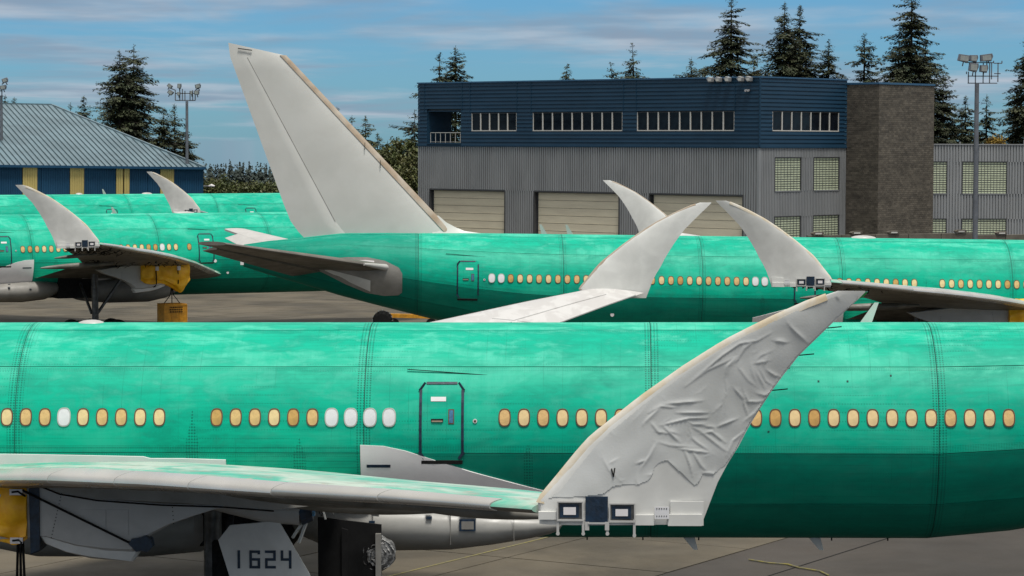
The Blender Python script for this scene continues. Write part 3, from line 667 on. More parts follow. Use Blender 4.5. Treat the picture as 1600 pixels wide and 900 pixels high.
        for k_, (u0, v0, u1, v1, w_) in enumerate(((500, 790, 507, 820, 2.5), (512, 792, 500, 815, 2), (478, 822, 464, 858, 4), (494, 795, 500, 812, 3), (470, 826, 454, 850, 4), (505, 785, 520, 812, 3))):
            p0 = qp(u0, v0); p1 = qp(u1, v1); MB().bar((p0[0], ns * 7.0, p0[1]), (p1[0], ns * 6.9, p1[1]), w_ / 60, w_ / 60).build('linkage_rod', M['steel'] if k_ % 2 else M['wingtip'], root)
        c = qp(540, 812)
        MB().tube([(c[0], ns * 3.0, c[1]), (c[0], ns * 3.26, c[1])], .34, 20).build('open_duct', M['black'], bf)
        arc = [(c[0] + .33 * math.cos(t), ns * 3.30, c[1] + .01 + .28 * math.sin(t)) for t in np.linspace(R(170), R(372), 14)]
        MB().tube(arc, .05, 8).build('duct_lip', M['wingtip'], bf, smooth=60)
        MB().prism([qp(*p) for p in ((552, 795), (566, 797), (583, 830), (572, 829))], ns * 5.2, ns * 5.0).build('open_vane', M['steel'], bf)
        for xx in (-1.9, .25, 2.0):
            r_ = MB().box(xx, xx + .012, ns * 3.2, ns * (3.312 if xx < 1 else 3.17), 2.9, 4.1).build('fairing_seam', M['grey'], bf)
    return root, info
# ------------------------------------------------------------------ the four airplanes
YA, YB, YC, YD = -2.1, 182.5, 208.0, 210.0
A, infoA = airplane('green airplane in front, cabin door outlined in blue tape, gear door numbered 1624', (-1.79, 78.35, 0.0), YA, -.35, -1, {3, 17, 18, 19, 20}, wmin=-3, wmax=52, fancy=True)
B, infoB = airplane('green airplane with the tall grey tail fin, second row behind the front one', (16.4, 157.7, -.22), YB, -.6, 1, {26, 27, 28, 55, 56})
C_, infoC = airplane('green airplane at the left with yellow wrapped pylon, nose hidden by the tall fin', (-38.0, 199.0, -.2), YC, .0, 1, {0}, missing=(-3,))
D, infoD = airplane('rearmost green airplane, only its roof and one folded wingtip showing before the blue shed', (-42.5, 283.0, -.3), YD, 0, 1, set())
for r_, xs in ((A, ((-13.0, 0, .35), )), ):
    pass
def roof_bump(root, x, l, mat='white', h=.16, w=.35):
    zc, ry, rz = sec(x); b = MB(); rg = []
    for t in np.linspace(0, 1, 7):
        q = max(math.sin(math.pi * (.04 + .92 * t)) ** .35, .2); rg.append([(x + (t - .5) * l, w * q * math.cos(a), zc + rz - .04 + (h + .04) * q * max(0, math.sin(a))) for a in np.linspace(0, math.pi, 8)])
    return b.loft(rg).build('antenna_fairing', M[mat], root, smooth=40)
roof_bump(A, -10.3, .72, h=.09, w=.3)
for x in (9.9, 12.0): antenna(A, x, R(-14), -1, .62, -.25 if 0 else .30, M['wingtip'])
for x, l in ((6.9, -.62), (10.5, -.35)): antenna(A, x, math.pi - .01, -1, .38, .18, M['wingtip'])
for x in (14.6, 13.1): antenna(B, x, R(-12), 1, .60, .22, M['white'])
roof_bump(B, -3.8, 1.4)
antenna(C_, 4.8 - 14.5, R(-8), 1, .5, .2, M['white']); roof_bump(C_, -15.0, 1.6, h=.12)
antenna(D, -.5, R(-8), 1, .55, .2, M['white']); roof_bump(D, 2.5, .7); roof_bump(D, -5.0, 1.1)
for x in (4.0, 5.6, 7.2, 11.0, 12.6):
    p = S(x, math.pi - .05, -1, 0); MB().box(p.x - .02, p.x + .02, p.y - .02, p.y + .02, p.z - .09, p.z + .02).build('drain_mast', M['dark'], A)
# small vents and markers on A, B flank
def dot_on(root, ns, x, z, r, mat, name='round_port'):
    p = rect_on(x, x + .01, z, z + .01, ns, .02).v[0]
    return MB().tube([(p[0], p[1] - ns * .02, p[2]), (p[0], p[1] + ns * .012, p[2])], r, 10).build(name, mat, root)
for x, z in ((9.0, 6.0), (10.4, 7.35), (11.2, 7.35), (9.6, 7.7), (12.4, 7.5)): 
    rect_on(x, x + .05, z, z + .045, -1, .012, .01).build('dark_stain_patch', M['under'], A)
dot_on(B, 1, 10.9, 4.4, .11, M['placard']); dot_on(C_, 1, -16.4 + .1, 5.3, .12, M['placard']); dot_on(C_, 1, -17.4, 4.4, .1, M['placard'])
for px, x in ((0, 0),):
    pass
# static dischargers on the folded tips
for inf, ns in ((infoA, -1),):
    wt_, X0, Z0, yo = inf
    for h in (2.02, 2.6, 3.05):
        MB().bar((X0 + te_x(h) - .05, yo + .16, Z0 + h), (X0 + te_x(h) + .27, yo + .16, Z0 + h + .03), .018).build('static_wick', M['black'], wt_)
    MB().prism([(X0 + 5.2, Z0 + 3.62), (X0 + 5.45, Z0 + 3.66), (X0 + 5.36, Z0 + 3.56), (X0 + 5.22, Z0 + 3.52)], yo + .12, yo + .2).build('nav_light', pmat('green_nav_lens', (.01, .16, .03), .2), wt_)
# ---------------- protective film with folds on the near wingtip of the front airplane
def inside(px_, pz_, poly):
    c = np.zeros(px_.shape, bool); n_ = len(poly)
    for i in range(n_):
        x1, y1 = poly[i]; x2, y2 = poly[i - 1]
        k = ((y1 > pz_) != (y2 > pz_)) & (px_ < (x2 - x1) * (pz_ - y1) / ((y2 - y1) or 1e-9) + x1); c ^= k
    return c
def film():
    wt_, X0, Z0, yo = infoA
    sx = lambda px: (px - 845) / 94.3; sz = lambda py: (797 - py) / 94.3
    poly = [(le_x(h) + .235 - .03 * h, h) for h in np.linspace(.36, 3.5, 20)] + [(5.0, 3.63), (5.3, 3.64), (5.22, 3.5)] + [(te_x(h) - .015, h) for h in np.linspace(3.2, 1.0, 12)]
    poly += [(sx(a), sz(b)) for a, b in ((1138, 724), (1118, 740), (1104, 738), (1096, 752), (1090, 755), (1075, 741), (1047, 715), (1038, 718), (1030, 724), (1026, 736), (1020, 746), (1001, 754), (986, 752), (964, 756), (948, 768), (913, 772), (880, 773), (857, 775))]
    s_ = .018; xs = np.arange(.1, 5.4, s_); zs = np.arange(.1, 3.7, s_); GX, GZ = np.meshgrid(xs, zs, indexing='ij')
    ok = inside(GX, GZ, poly)
    # crease lines read off the photograph, (px, py) polylines with a height
    c5 = lambda *p: [(1000 + a / 3, 440 + b / 3) for a, b in p]
    cr = [c5((120, 560), (300, 545)), c5((120, 560), (30, 650)), c5((190, 600), (330, 600)), c5((110, 660), (240, 628), (330, 625)), c5((230, 475), (330, 400), (480, 330)), c5((230, 475), (400, 330), (480, 275), (560, 262), (620, 228)),
          c5((640, 262), (695, 270)), c5((410, 430), (420, 500), (410, 600)), c5((480, 340), (475, 390), (520, 450), (560, 480)), c5((540, 370), (580, 330), (630, 310)), c5((540, 370), (600, 360), (610, 330)), c5((470, 330), (420, 380), (410, 430)),
          c5((570, 390), (600, 450), (635, 475)), c5((605, 400), (640, 425), (665, 432)), c5((500, 500), (520, 550), (560, 552), (590, 545)), c5((560, 510), (600, 520), (630, 500)), c5((500, 500), (500, 560), (520, 620)),
          c5((90, 735), (160, 755), (290, 765)), c5((60, 640), (100, 690), (160, 700)), c5((245, 660), (300, 690), (400, 770), (430, 790)), c5((300, 660), (360, 670), (370, 720)), c5((370, 670), (470, 630)), c5((240, 700), (280, 740), (340, 780)),
          c5((220, 770), (250, 850), (260, 900)), c5((260, 780), (300, 850), (330, 880)), c5((300, 700), (350, 690), (410, 740)), c5((310, 885), (365, 890), (370, 870)), c5((0, 840), (45, 822)), c5((90, 740), (60, 800), (20, 860)),
          c5((200, 770), (260, 780), (340, 790)), c5((120, 660), (200, 740)), c5((360, 600), (400, 560), (412, 480)), c5((700, 180), (730, 215), (790, 270)), c5((450, 480), (500, 540)), c5((240, 640), (260, 655), (330, 655)), c5((180, 440), (330, 300)), c5((920, 45), (935, 70)), c5((860, 90), (845, 70)), c5((550, 400), (590, 470), (600, 500)),
          c5((420, 390), (470, 350), (500, 300), (560, 250)), c5((430, 470), (395, 560), (370, 610)), c5((60, 600), (110, 570), (180, 575)), c5((140, 680), (190, 700)), c5((580, 560), (550, 600), (500, 640)), c5((640, 480), (600, 540)), c5((500, 690), (450, 730), (420, 800))]
    H = np.zeros(GX.shape); rs = np.random.RandomState(4)
    allc = [(p, rs.uniform(.010, .024), rs.uniform(.016, .03)) for p in cr]
    for k in range(46):
        a = rs.uniform(0, math.pi); x = rs.uniform(930, 1190); y = rs.uniform(520, 745); l = rs.uniform(8, 38)
        mx, my = x + math.cos(a) * l / 2 + rs.uniform(-5, 5), y + math.sin(a) * l / 2 + rs.uniform(-5, 5)
        allc.append(([(x, y), (mx, my), (x + math.cos(a) * l, y + math.sin(a) * l)], rs.uniform(.003, .010), rs.uniform(.012, .03)))
    for p, h, w in allc:
        n_ = len(p) - 1
        tot = [0]
        for i in range(n_): tot.append(tot[-1] + math.dist(p[i], p[i + 1]))
        for i in range(n_):
            ax, az_ = sx(p[i][0]), sz(p[i][1]); bx_, bz = sx(p[i + 1][0]), sz(p[i + 1][1])
            dx, dz = bx_ - ax, bz - az_; L2 = dx * dx + dz * dz + 1e-9
            t = np.clip(((GX - ax) * dx + (GZ - az_) * dz) / L2, 0, 1); d = np.hypot(GX - ax - t * dx, GZ - az_ - t * dz)
            sg = np.sign((GX - ax) * dz - (GZ - az_) * dx)
            q = (tot[i] + t * (tot[i + 1] - tot[i])) / tot[-1]; env = np.sin(math.pi * np.clip(q, .06, .94)) ** .6
            H = np.maximum(H, 0.82 * h * env * np.exp(-(d / (w * np.where(sg > 0, .45, 1.5))) ** 1.25))
    H += .004 * np.sin(GX * 5.1 + np.sin(GZ * 3.7) * 2) + .003 * np.sin(GZ * 8.3 + np.sin(GX * 6) * 1.6)
    b = MB(); idx = -np.ones(GX.shape, int)
    for i, j in zip(*np.nonzero(ok)):
        x, h = GX[i, j], GZ[i, j]; a, c = le_x(h), te_x(h); t = max(.30 * (1 - h / 4.4) * min(1, (c - a) / 1.2), .012); q = min(max((x - a) / (c - a), 0), 1)
        base = 33.12 + .02 * h * h + yt(q, .5) * 2 * t + .010
        idx[i, j] = len(b.v); b.v.append((X0 + x, -(base + H[i, j]), Z0 + h))
    for i in range(len(xs) - 1):
        for j in range(len(zs) - 1):
            q = (idx[i, j], idx[i, j + 1], idx[i + 1, j + 1], idx[i + 1, j])
            if min(q) >= 0: b.f.append(q)
    o = b.build('protective_film', M['film'], wt_, smooth=80)
    # pencilled mark
    m_ = MB()
    for (u0, v0, u1, v1) in ((961, 727, 964, 740), (964, 740, 966, 726)):
        m_.bar((X0 + sx(u0), -33.285, Z0 + sz(v0)), (X0 + sx(u1), -33.285, Z0 + sz(v1)), .012, .02)
    for v in m_.v: pass
    m_.build('ink_mark', M['dark'], wt_)
film()
def torn(plane, ns, L0, L1, n_, seed):
    r = random.Random(seed); b = MB()
    for k in range(n_):
        L = r.uniform(L0, L1); q = r.uniform(.06, .9); ch = wte(L) - wle(L); x = wle(L) + q * ch; z = wz(L) - yt(q, wt(L)) * .85 * ch - .02
        l_ = r.uniform(.1, .5); a = r.uniform(-.5, .5) + (1.57 if r.random() < .3 else 0); w_ = r.uniform(.03, .1)
        b.bar((x, ns * L, z), (x + math.cos(a) * l_, ns * (L + math.sin(a) * l_), z - r.uniform(0, .18)), w_, .02)
    o = b.build('torn_film_scrap', M['black'], plane); o['kind'] = 'stuff'
torn(C_, 1, 24, 32.5, 130, 2); torn(C_, 1, 11, 16, 50, 3); torn(B, 1, 27, 32.5, 30, 4)
# ---------------- yellow pylon covers, straps and the ballast blocks that hang from them
def cover(plane, ns, x0, x1, label, droop=.25, seed=1):
    loc = plane.matrix_basis @ Vector(((x0 + x1) / 2, ns * 10.0, 4.5))
    t = thing('pylon_cover', label, 'tarpaulin', loc, plane.rotation_euler, 'yellow tarpaulins wrapped round the pylons')
    rs = random.Random(seed); b = MB(); rg = []; n_ = 56; nx = 60; cx = (x0 + x1) / 2
    ph = [rs.uniform(0, 6) for _ in range(12)]
    for i in range(nx + 1):
        q = i / nx; x = x0 + (x1 - x0) * q; taper = min(1, .72 + 1.6 * q, .8 + 2.2 * (1 - q)); ring = []
        for k in range(n_):
            a = 2 * math.pi * k / n_; c, s_ = math.cos(a), math.sin(a); e_ = .45 if ns < 0 else .68
            yy = (.50 if ns < 0 else .68) * math.copysign(abs(c) ** e_, c); zz_ = ((.86 if ns < 0 else 1.05) * taper) * math.copysign(abs(s_) ** e_, s_)
            if ns > 0 and s_ < 0: zz_ -= (.38 * math.exp(-((q - .14) / .13) ** 2) - .25 * q) * min(1, -s_ * 2)
            fold = .055 * math.sin(6 * x + 2.5 * math.sin(3 * a + ph[0]) + ph[1]) * (.4 + .6 * abs(c)) + .045 * math.sin(11 * a + ph[2] + 2 * math.sin(x * 1.7)) + .022 * math.sin(17 * a + 3 * x + ph[3]) + .05 * math.sin(2.2 * x + 2 * a + ph[4])
            ring.append((x - cx, yy * (1 + fold * (2.6 if ns < 0 else 1.3)), zz_ * (1 + fold * 1.0) + .38 - droop * (q if ns < 0 else (1 - q)) * 0 - (.10 * math.sin(x * 3 + ph[5]) if s_ < -.6 else 0)))
        rg.append(ring)
    b.loft(rg); b.build('tarpaulin', M['yellow'], t, smooth=60)
    return t
tA = cover(A, -1, -14.0, -9.98, 'yellow tarpaulin at the left edge, taped round the front airplane pylon', seed=3)
def strap(t, x, w, yo=.70):
    ring = [(x + .03 * math.sin(a * 3), (yo + .02) * math.copysign(abs(math.cos(a)) ** .5, math.cos(a)), .38 + 1.02 * math.copysign(abs(math.sin(a)) ** .5, math.sin(a))) for a in np.linspace(0, 2 * math.pi, 30)]
    MB().tube(ring, w, 6, caps=False).build('strap', M['black'], t)
def local_t(px, py): return ((px - 800) / 63 + 2.13 + 12.0 - .01, 14 - (py - 221) / 63 - 4.5)
for (py, cv) in ((771, 0), (848, 1)):
    q = local_t(22, py); MB().box(q[0] - .16, q[0] + .16, -.60, -.54, q[1] - .075, q[1] + .075).build('strap_patch', M['placard'], tA)
    MB().tube([(q[0] - .1, -.61, q[1]), (q[0] + .06, -.61, q[1] + .02), (q[0] + .13, -.61, q[1] - (.03 if cv == 0 else .04)), (q[0] + (.25 if cv == 0 else .1), -.61, q[1] - (.1 if cv == 0 else .18))], .026, 6).build('strap', M['black'], tA)
tB = cover(B, 1, -13.8, -10.0, 'yellow tarpaulin at the right edge below the wing of the tail fin airplane', seed=5)
tC = cover(C_, 1, -11.3, -7.7, 'strapped yellow tarpaulin hanging at the left above the yellow box', seed=8)
for x in (-.9, .75): strap(tC, x, .045)
for x in (-.95, .7): MB().box(x - .12, x + .12, .66, .78, .55, .85).build('strap_patch', M['placard'], tC)
def ballast(plane, ns, x, ztop, label, zc_=3.6):
    p = plane.matrix_basis @ Vector((x, ns * 10.0, 0)); p.z = ztop - 1.5
    t = thing('ballast_block', label, 'ballast block', p, plane.rotation_euler, 'yellow ballast blocks hung from the pylons')
    b = MB().prism([(-.85, 0), (.85, 0), (.85, 1.5), (-.85, 1.5)], -.75, .75, .03).build('block', M['yblock'], t)
    for q in (-.84, -.3, .3, .84): MB().box(q - .03, q + .03, ns * .75, ns * .78, .05, 1.45).build('rib', M['yblock'], b)
    for q in (.08, 1.42): MB().box(-.85, .85, ns * .75, ns * .785, q - .04, q + .04).build('rail', M['yblock'], b)
    f = MB(); rs = random.Random(3)
    for r_ in range(3):
        xx = -.5
        while xx < .45:
            w = rs.uniform(.06, .16); f.box(xx, xx + w, ns * .786, ns * .79, 1.22 - r_ * .16, 1.30 - r_ * .16); xx += w + .05
    f.build('stencilled_lettering', M['dark'], b)
    for q in (-.6, .6, 0): MB().tube([(q, 0, 1.5), (q * .2, 0, 2.1), (q * .08, 0, zc_ - (ztop - 1.5))], .035, 6).build('hanging_chain', M['black'], t)
    return t
ballast(C_, 1, -10.2, 2.45, 'yellow steel ballast box with stencilled lettering hanging under the yellow tarpaulin')
ballast(A, -1, -10.25, 1.6, 'yellow ballast block on a black chain at the lower left corner', 4.3)
# ground equipment behind the front airplane, under the tail
def tow_cart():
    p = W(628, 500, 205); p.z = 0
    t = thing('tow_cart', 'yellow low trailer on the ground under the rear airplane tail', 'trailer', (p.x + .6, p.y, 0))
    b = MB(); b.bar((-2.0, 0, 1.0), (2.6, 0, .9), .28); b.bar((-2.0, 1.0, 1.0), (2.6, 1.0, .9), .2)
    for x in (-1.6, 0, 1.6): b.bar((x, 0, .95), (x, 1.0, .95), .12)
    b.build('frame', M['yblock'], t)
    for x in (-1.2, 1.6):
        w = MB().tube([(x, -.2, .4), (x, .1, .4)], .4, 18).build('wheel', M['black'], t); MB().tube([(x, -.22, .4), (x, .12, .4)], .15, 12).build('hub', M['steel'], w)
    MB().bar((2.6, 0, .9), (5.0, .2, .8), .16).build('drawbar', M['yblock'], t)
    w = thing('wrapped_tyre', 'grey plastic wrapped tyre standing left of the yellow trailer', 'tyre', (p.x - 1.4, p.y - 1.0, 0))
    b = MB().tube([(0, -.45, .72), (0, -.36, .72), (0, .36, .72), (0, .45, .72)], [.5, .72, .72, .5], 28); rs = random.Random(1)
    b.v = [(x * (1 + rs.uniform(-.04, .04)), y, (z - .72) * (1 + rs.uniform(-.04, .04)) + .72) for x, y, z in b.v]; b.build('tyre', M['black'], w)
    b = MB(); 
    for k in range(9):
        a = math.pi * k / 8; b.tube([(.74 * math.cos(a), -.5, .72 + .72 * math.sin(a)), (.78 * math.cos(a), 0, .72 + .76 * math.sin(a)), (.74 * math.cos(a), .5, .72 + .72 * math.sin(a))], .03, 5)
    b.build('wrap', M['plastic'], w)
tow_cart()
# ------------------------------------------------------------------ ground
M['conc'] = pmat('weathered_concrete', (.105, .087, .058), .8, scale=.16, var=.2, bump=.01, bscale=6, world=True, c2=(.040, .033, .021), isl=.14, detail=9)
M['asph'] = pmat('dark_asphalt', (.05, .042, .034), .85, scale=.16, var=.25, bump=.01, bscale=8, world=True, c2=(.028, .024, .019), detail=9)
M['far'] = pmat('dry_ground', (.10, .09, .06), .9, scale=.05, var=.2, c2=(.06, .07, .035))
def ground():
    b = MB(); xs = np.concatenate([np.linspace(-2600, -400, 12), np.linspace(-300, 300, 25), np.linspace(400, 2600, 12)])
    ys = np.concatenate([np.linspace(-400, 350, 16), np.linspace(380, 900, 14), np.linspace(1100, 6000, 14)])
    def z(x, y):
        d = max(0, y - 375); return -.03 - d * .032 - (d * d / (d + 200)) * .02
    for x in xs:
        for y in ys: b.v.append((x, y, z(x, y)))
    n_ = len(ys)
    for i in range(len(xs) - 1):
        for j in range(n_ - 1): b.f.append((i * n_ + j, (i + 1) * n_ + j, (i + 1) * n_ + j + 1, i * n_ + j + 1))
    g = b.build('ground', M['far'], smooth=60); g['kind'] = 'structure'; return g
GR = ground()
DX, DY = Vector((.507, .862)), Vector((.862, -.507))      # slab grid axes
O2 = Vector((2.95, 96.9))
ap = MB().add([(-260, -60, -.012), (260, -60, -.012), (260, 372, -.012), (-260, 372, -.012)], [(0, 1, 2, 3)]).build('apron', M['asph']); ap['kind'] = 'structure'
SL = 6.1
slab_me = None; slabs = []
for i in range(-16, 44):
    for j in range(-46, 30):
        c = O2 + DX * (i + .5) * SL + DY * (j + .5) * SL
        if c.y < 70 or c.y > 345 or abs(c.x) > c.y * .27 + 8: continue
        if j >= 0 and c.y < 120 and j >= 1: continue
        px = 800 + c.x / c.y * F; py = 223 + HC / c.y * F
        vis = (py > 830 and c.y < 100) or (c.y > 175 and c.y < 265 and px < 700)
        slabs.append((vis, c))
def slabmesh(seed):
    h = SL / 2 - .035; b = MB(); b.prism([(-h, 0), (h, 0), (h, .02), (-h, .02)], -h, h); return b.mesh('concrete_slab', M['conc'])
sm = slabmesh(0); ang = math.atan2(DX.y, DX.x); cnt = 0; rest = MB(); rnd = random.Random(9)
slabs.sort(key=lambda s: (not s[0], s[1].y))
for vis, c in slabs:
    if cnt < 290:
        cnt += 1; inst('concrete_slab', sm, ap, (c.x, c.y, -.006 + rnd.uniform(-.004, .004)), (0, 0, ang))
    else:
        h = SL / 2 - .035; k = [c + DX * h * a + DY * h * b_ for a, b_ in ((-1, -1), (1, -1), (1, 1), (-1, 1))]
        rest.add([(p.x, p.y, .004) for p in k] + [(p.x, p.y, -.008) for p in k], [(0, 3, 2, 1), (0, 1, 5, 4), (1, 2, 6, 5), (2, 3, 7, 6), (3, 0, 4, 7)])
if rest.v:
    o = rest.build('concrete_slab', M['conc'], ap); o['kind'] = 'stuff'
def stripe(p0, p1, w, mat, name, z=.026):
    a = Vector(p0); c = Vector(p1); d = (c - a).normalized(); s_ = Vector((-d.y, d.x)) * w / 2
    b = MB().add([(q.x, q.y, z) for q in (a - s_, a + s_, c + s_, c - s_)], [(0, 3, 2, 1)]); return b.build(name, mat, ap)
M['yline'] = pmat('worn_yellow_line', (.26, .22, .05), .7, scale=3, var=.3, c2=(.14, .13, .09), detail=8)
stripe((-6.5, 83.2), (6.0, 104.4), .09, M['yline'], 'painted_line')
b = MB(); b.tube([(8.0, 91.3, .03), (8.6, 90.6, .03), (9.2, 90.3, .03), (9.5, 89.6, .03), (10.1, 88.9, .03), (10.3, 88, .03)], .028, 6)
tag(b.build('hose', M['yline']), 'thin yellow hose lying on the dark asphalt at the lower right', 'hose')
for k in range(7):                                       # crack lines / sealed joints on the asphalt
    p = O2 + DY * (SL * (1.5 + k)) + DX * (-30); q = O2 + DY * (SL * (1.5 + k)) + DX * 60
    if k % 3 == 0: stripe(p, q, .05, M['black'], 'sealed_joint', .002)
# ------------------------------------------------------------------ main building
M['bluec'] = pmat('navy_blue_siding', (.012, .043, .080), .5, spec=.2, scale=.5, var=.08, stretch=(.3, .3, 1), isl=0)
M['bluetrim'] = pmat('blue_trim', (.03, .10, .19), .4, var=.08)
M['gcorr'] = pmat('grey_corrugated_steel', (.285, .295, .30), .45, metal=.15, scale=.4, var=.10, stretch=(1, 1, .3))
M['gdark'] = pmat('dark_grey_trim', (.05, .052, .055), .5, var=.1)
M['doorp'] = pmat('beige_overhead_door', (.74, .68, .51), .5, scale=.8, var=.10, stretch=(.3, .3, 2.5), c2=(.64, .58, .44))
M['glass'] = pmat('dark_window_glass', (.006, .009, .015), .12, scale=.7, var=.3, spec=.25)
M['mull'] = pmat('pale_window_frame', (.55, .54, .50), .4, var=.05)
M['gridg'] = pmat('pale_green_blinds', (.66, .72, .50), .35, scale=.8, var=.10, stretch=(1, 1, 3))
M['block'] = pmat('brown_concrete_block', (.115, .10, .078), .8, scale=.5, var=.22, stretch=(.6, .6, 2.2), isl=.28, bump=.01)
M['mortar'] = pmat('mortar', (.115, .10, .08), .9)
D1 = Vector((.713, -.701)); D2 = Vector((.66, .751))
C0 = Vector((27.05, 300.0))                               # the facade corner
P0 = C0 - D1 * 54.3
def tpx(P, D_, px):
    k = (px - 800) / F; return (k * P.y - P.x) / (D_.x - k * D_.y)
bd = thing('office_building', 'grey and navy two storey building with beige overhead doors and ribbon windows', 'building', (P0.x, P0.y, 0))
def seg(P, D_):
    """an oriented frame: local x along the facade, local y into the building"""
    e = math.atan2(D_.y, D_.x); off = P - P0
    return (off.x, off.y, 0), (0, 0, e)
class Fr:
    def __init__(s, P, D_, root, base):
        s.loc = ((P - base).x, (P - base).y, 0); s.rot = (0, 0, math.atan2(D_.y, D_.x)); s.P = P; s.D = D_; s.root = root
    def b(s, mb, name, mat, parent=None, smooth=None):
        if parent is None: return mb.build(name, mat, s.root, smooth, s.loc, s.rot)
        return mb.build(name, mat, parent, smooth)
    def t(s, px): return tpx(s.P, s.D, px)
def corr(x0, x1, z0, z1, pitch=.36, d=.13, y=0.0):
    b = MB(); n_ = max(1, round((x1 - x0) / pitch)); p = (x1 - x0) / n_; pts = []
    for i in range(n_):
        a = x0 + i * p; pts += [(a, y), (a + p * .58, y), (a + p * .64, y + d), (a + p * .94, y + d)]
    pts.append((x1, y))
    b.v = [(x, yy, z) for z in (z0, z1) for x, yy in pts]; m_ = len(pts)
    b.f = [(k, k + 1, m_ + k + 1, m_ + k) for k in range(m_ - 1)]
    b.v += [(x0, y + .25, z0), (x1, y + .25, z0), (x0, y + .25, z1), (x1, y + .25, z1)]; q = 2 * m_
    b.f += [(q, q + 2, m_, 0), (q + 1, m_ - 1, 2 * m_ - 1, q + 3)]
    return b
def siding(fr, spans, z0, z1, name='siding_board', y=0):
    h = z1 - z0
    for a, c in spans:
        b = MB(); g = .004
        # lapped board: face leans out to a drip edge at the bottom
        b.loft([[(x, y - .005, z1), (x, y - .07, z0 + .05), (x, y - .07, z0 + .012), (x, y + .06, z0 + .012), (x, y + .06, z1)] for x in (a + g, c - g)])
        fr.b(b, name, M['bluec'])
def ribbon(fr, x0, x1, z0, z1, n_):
    """window > frame, mullions, panes"""
    w = fr.b(MB().box(x0, x1, .10, .16, z0, z1), 'window', M['gdark'])
    p = (x1 - x0) / n_
    pm = MB().box(.05, p - .05, 0, .02, .05, z1 - z0 - .05).mesh('pane', M['glass'])
    for i in range(n_): inst('pane', pm, w, (x0 + i * p, .05, z0))
    b = MB(); b.box(x0, x1, -.06, .12, z0 - .09, z0 + .02); fr.b(b, 'sill', M['mull'], w)
    b = MB(); b.box(x0, x1, -.02, .12, z1 - .03, z1 + .03); fr.b(b, 'head', M['gdark'], w)
    mm = MB().box(-.07, .07, -.05, .12, 0, z1 - z0).mesh('mullion', M['mull'])
    for i in range(1, n_ + (0 if n_ > 6 else 0)): inst('mullion', mm, w, (x0 + i * p, 0, z0))
    t = MB().box(-.035, .035, -.04, .12, 0, z1 - z0).mesh('jamb', M['mull'])
    for xx in (x0 + .03, x1 - .03): inst('jamb', t, w, (xx, 0, z0))
def gridwin(fr, x0, x1, z0, z1, cols, rows):
    w = fr.b(MB().box(x0, x1, .10, .14, z0, z1), 'window', M['gridg'])
    b = MB()
    for i in range(cols + 1): xx = x0 + (x1 - x0) * i / cols; b.box(xx - .022, xx + .022, .07, .10, z0, z1)
    for k in range(rows + 1): zz_ = z0 + (z1 - z0) * k / rows; b.box(x0, x1, .072, .10, zz_ - .032, zz_ + .032)
    fr.b(b, 'muntin_grid', M['gdark'], w)
    b = MB(); b.box(x0 - .09, x0, -.03, .14, z0 - .09, z1 + .09); b.box(x1, x1 + .09, -.03, .14, z0 - .09, z1 + .09); b.box(x0, x1, -.035, .14, z1, z1 + .09)
    fr.b(b, 'window_frame', M['gdark'], w); fr.b(MB().box(x0, x1, -.05, .14, z0 - .09, z0), 'sill', M['gcorr'], w)
F1 = Fr(P0, D1, bd, P0); LEN = 54.3; T = F1.t
ZT, ZB = 21.25, 13.62; WZ0, WZ1 = 15.47, 17.52; DZ = 8.30
RH = .447
wins = [(T(736.5), T(806.5), 5), (T(832), T(971.5), 9), (T(994.5), T(1146), 9)]
bal = (T(667), T(720)); BZ0, BZ1 = 13.95, 17.75
rows = [ZB + RH * k for k in range(18)]
for k in range(17):
    a, c = rows[k], min(rows[k] + RH, ZT); spans = [(0.0, LEN)]
    cuts_ = []
    if c > BZ0 + .1 and a < BZ1 - .1: cuts_.append(bal)
    if c > WZ0 + .1 and a < WZ1 - .1: cuts_ += [(w[0], w[1]) for w in wins]
    for u, v in sorted(cuts_):
        l_ = spans.pop(); spans += [(l_[0], u), (v, l_[1])]
    siding(F1, spans, a, c)
# board seams covers
for px in (663, 721.5, 734, 807, 829, 973, 993, 1147):
    x = T(px); z1_ = ZT if px not in (721.5,) else ZT
    F1.b(MB().box(x - .035, x + .035, -.085, 0, WZ1 if px in (734, 807, 829, 973, 993, 1147) else BZ1, ZT - .1), 'seam_cover', M['bluec'])
F1.b(MB().box(-.12, LEN + .08, -.12, .3, ZT - .04, ZT + .12), 'coping', M['bluetrim'])
F1.b(MB().box(0, LEN, -.10, 0, ZB - .10, ZB + .02), 'band_flashing', M['bluec'])
for a, c, n_ in wins: ribbon(F1, a, c, WZ0, WZ1, n_)
# backing walls behind cladding with openings left
b = MB()
b.box(0, bal[0], .27, .6, 0, ZT - .05); b.box(bal[1], LEN - .3, .27, .6, DZ + .1, ZT - .05)
b.box(bal[0], bal[1], .27, .6, DZ + .1, BZ0); b.box(bal[0], bal[1], .27, .6, BZ1, ZT - .05)
F1.b(b, 'backing_wall', M['gdark'])
# corner balcony: open room seen through to the trees
b = MB(); b.box(bal[0], bal[0] + .15, .05, 4.0, BZ0, BZ1); b.box(bal[1] - .12, bal[1], .05, 4.0, BZ0, BZ1); b.box(bal[0], bal[1], .02, 4.0, BZ1, BZ1 + .15); b.box(bal[0], bal[1], -.1, 4.0, BZ0 - .2, BZ0)
bb = F1.b(b, 'balcony', M['bluec'])
b = MB(); b.bar((bal[0] + .6, .0, BZ0 + 1.25), (bal[1] - .1, 0, BZ0 + 1.25), .07); b.bar((bal[0] + .6, .0, BZ0 + .12), (bal[1] - .1, 0, BZ0 + .12), .04); F1.b(b, 'handrail', M['mull'], bb)
for xx in np.linspace(bal[0] + .6, bal[1] - .15, 7): F1.b(MB().bar((xx, 0, BZ0), (xx, 0, BZ0 + 1.25), .05), 'baluster', M['mull'], bb)
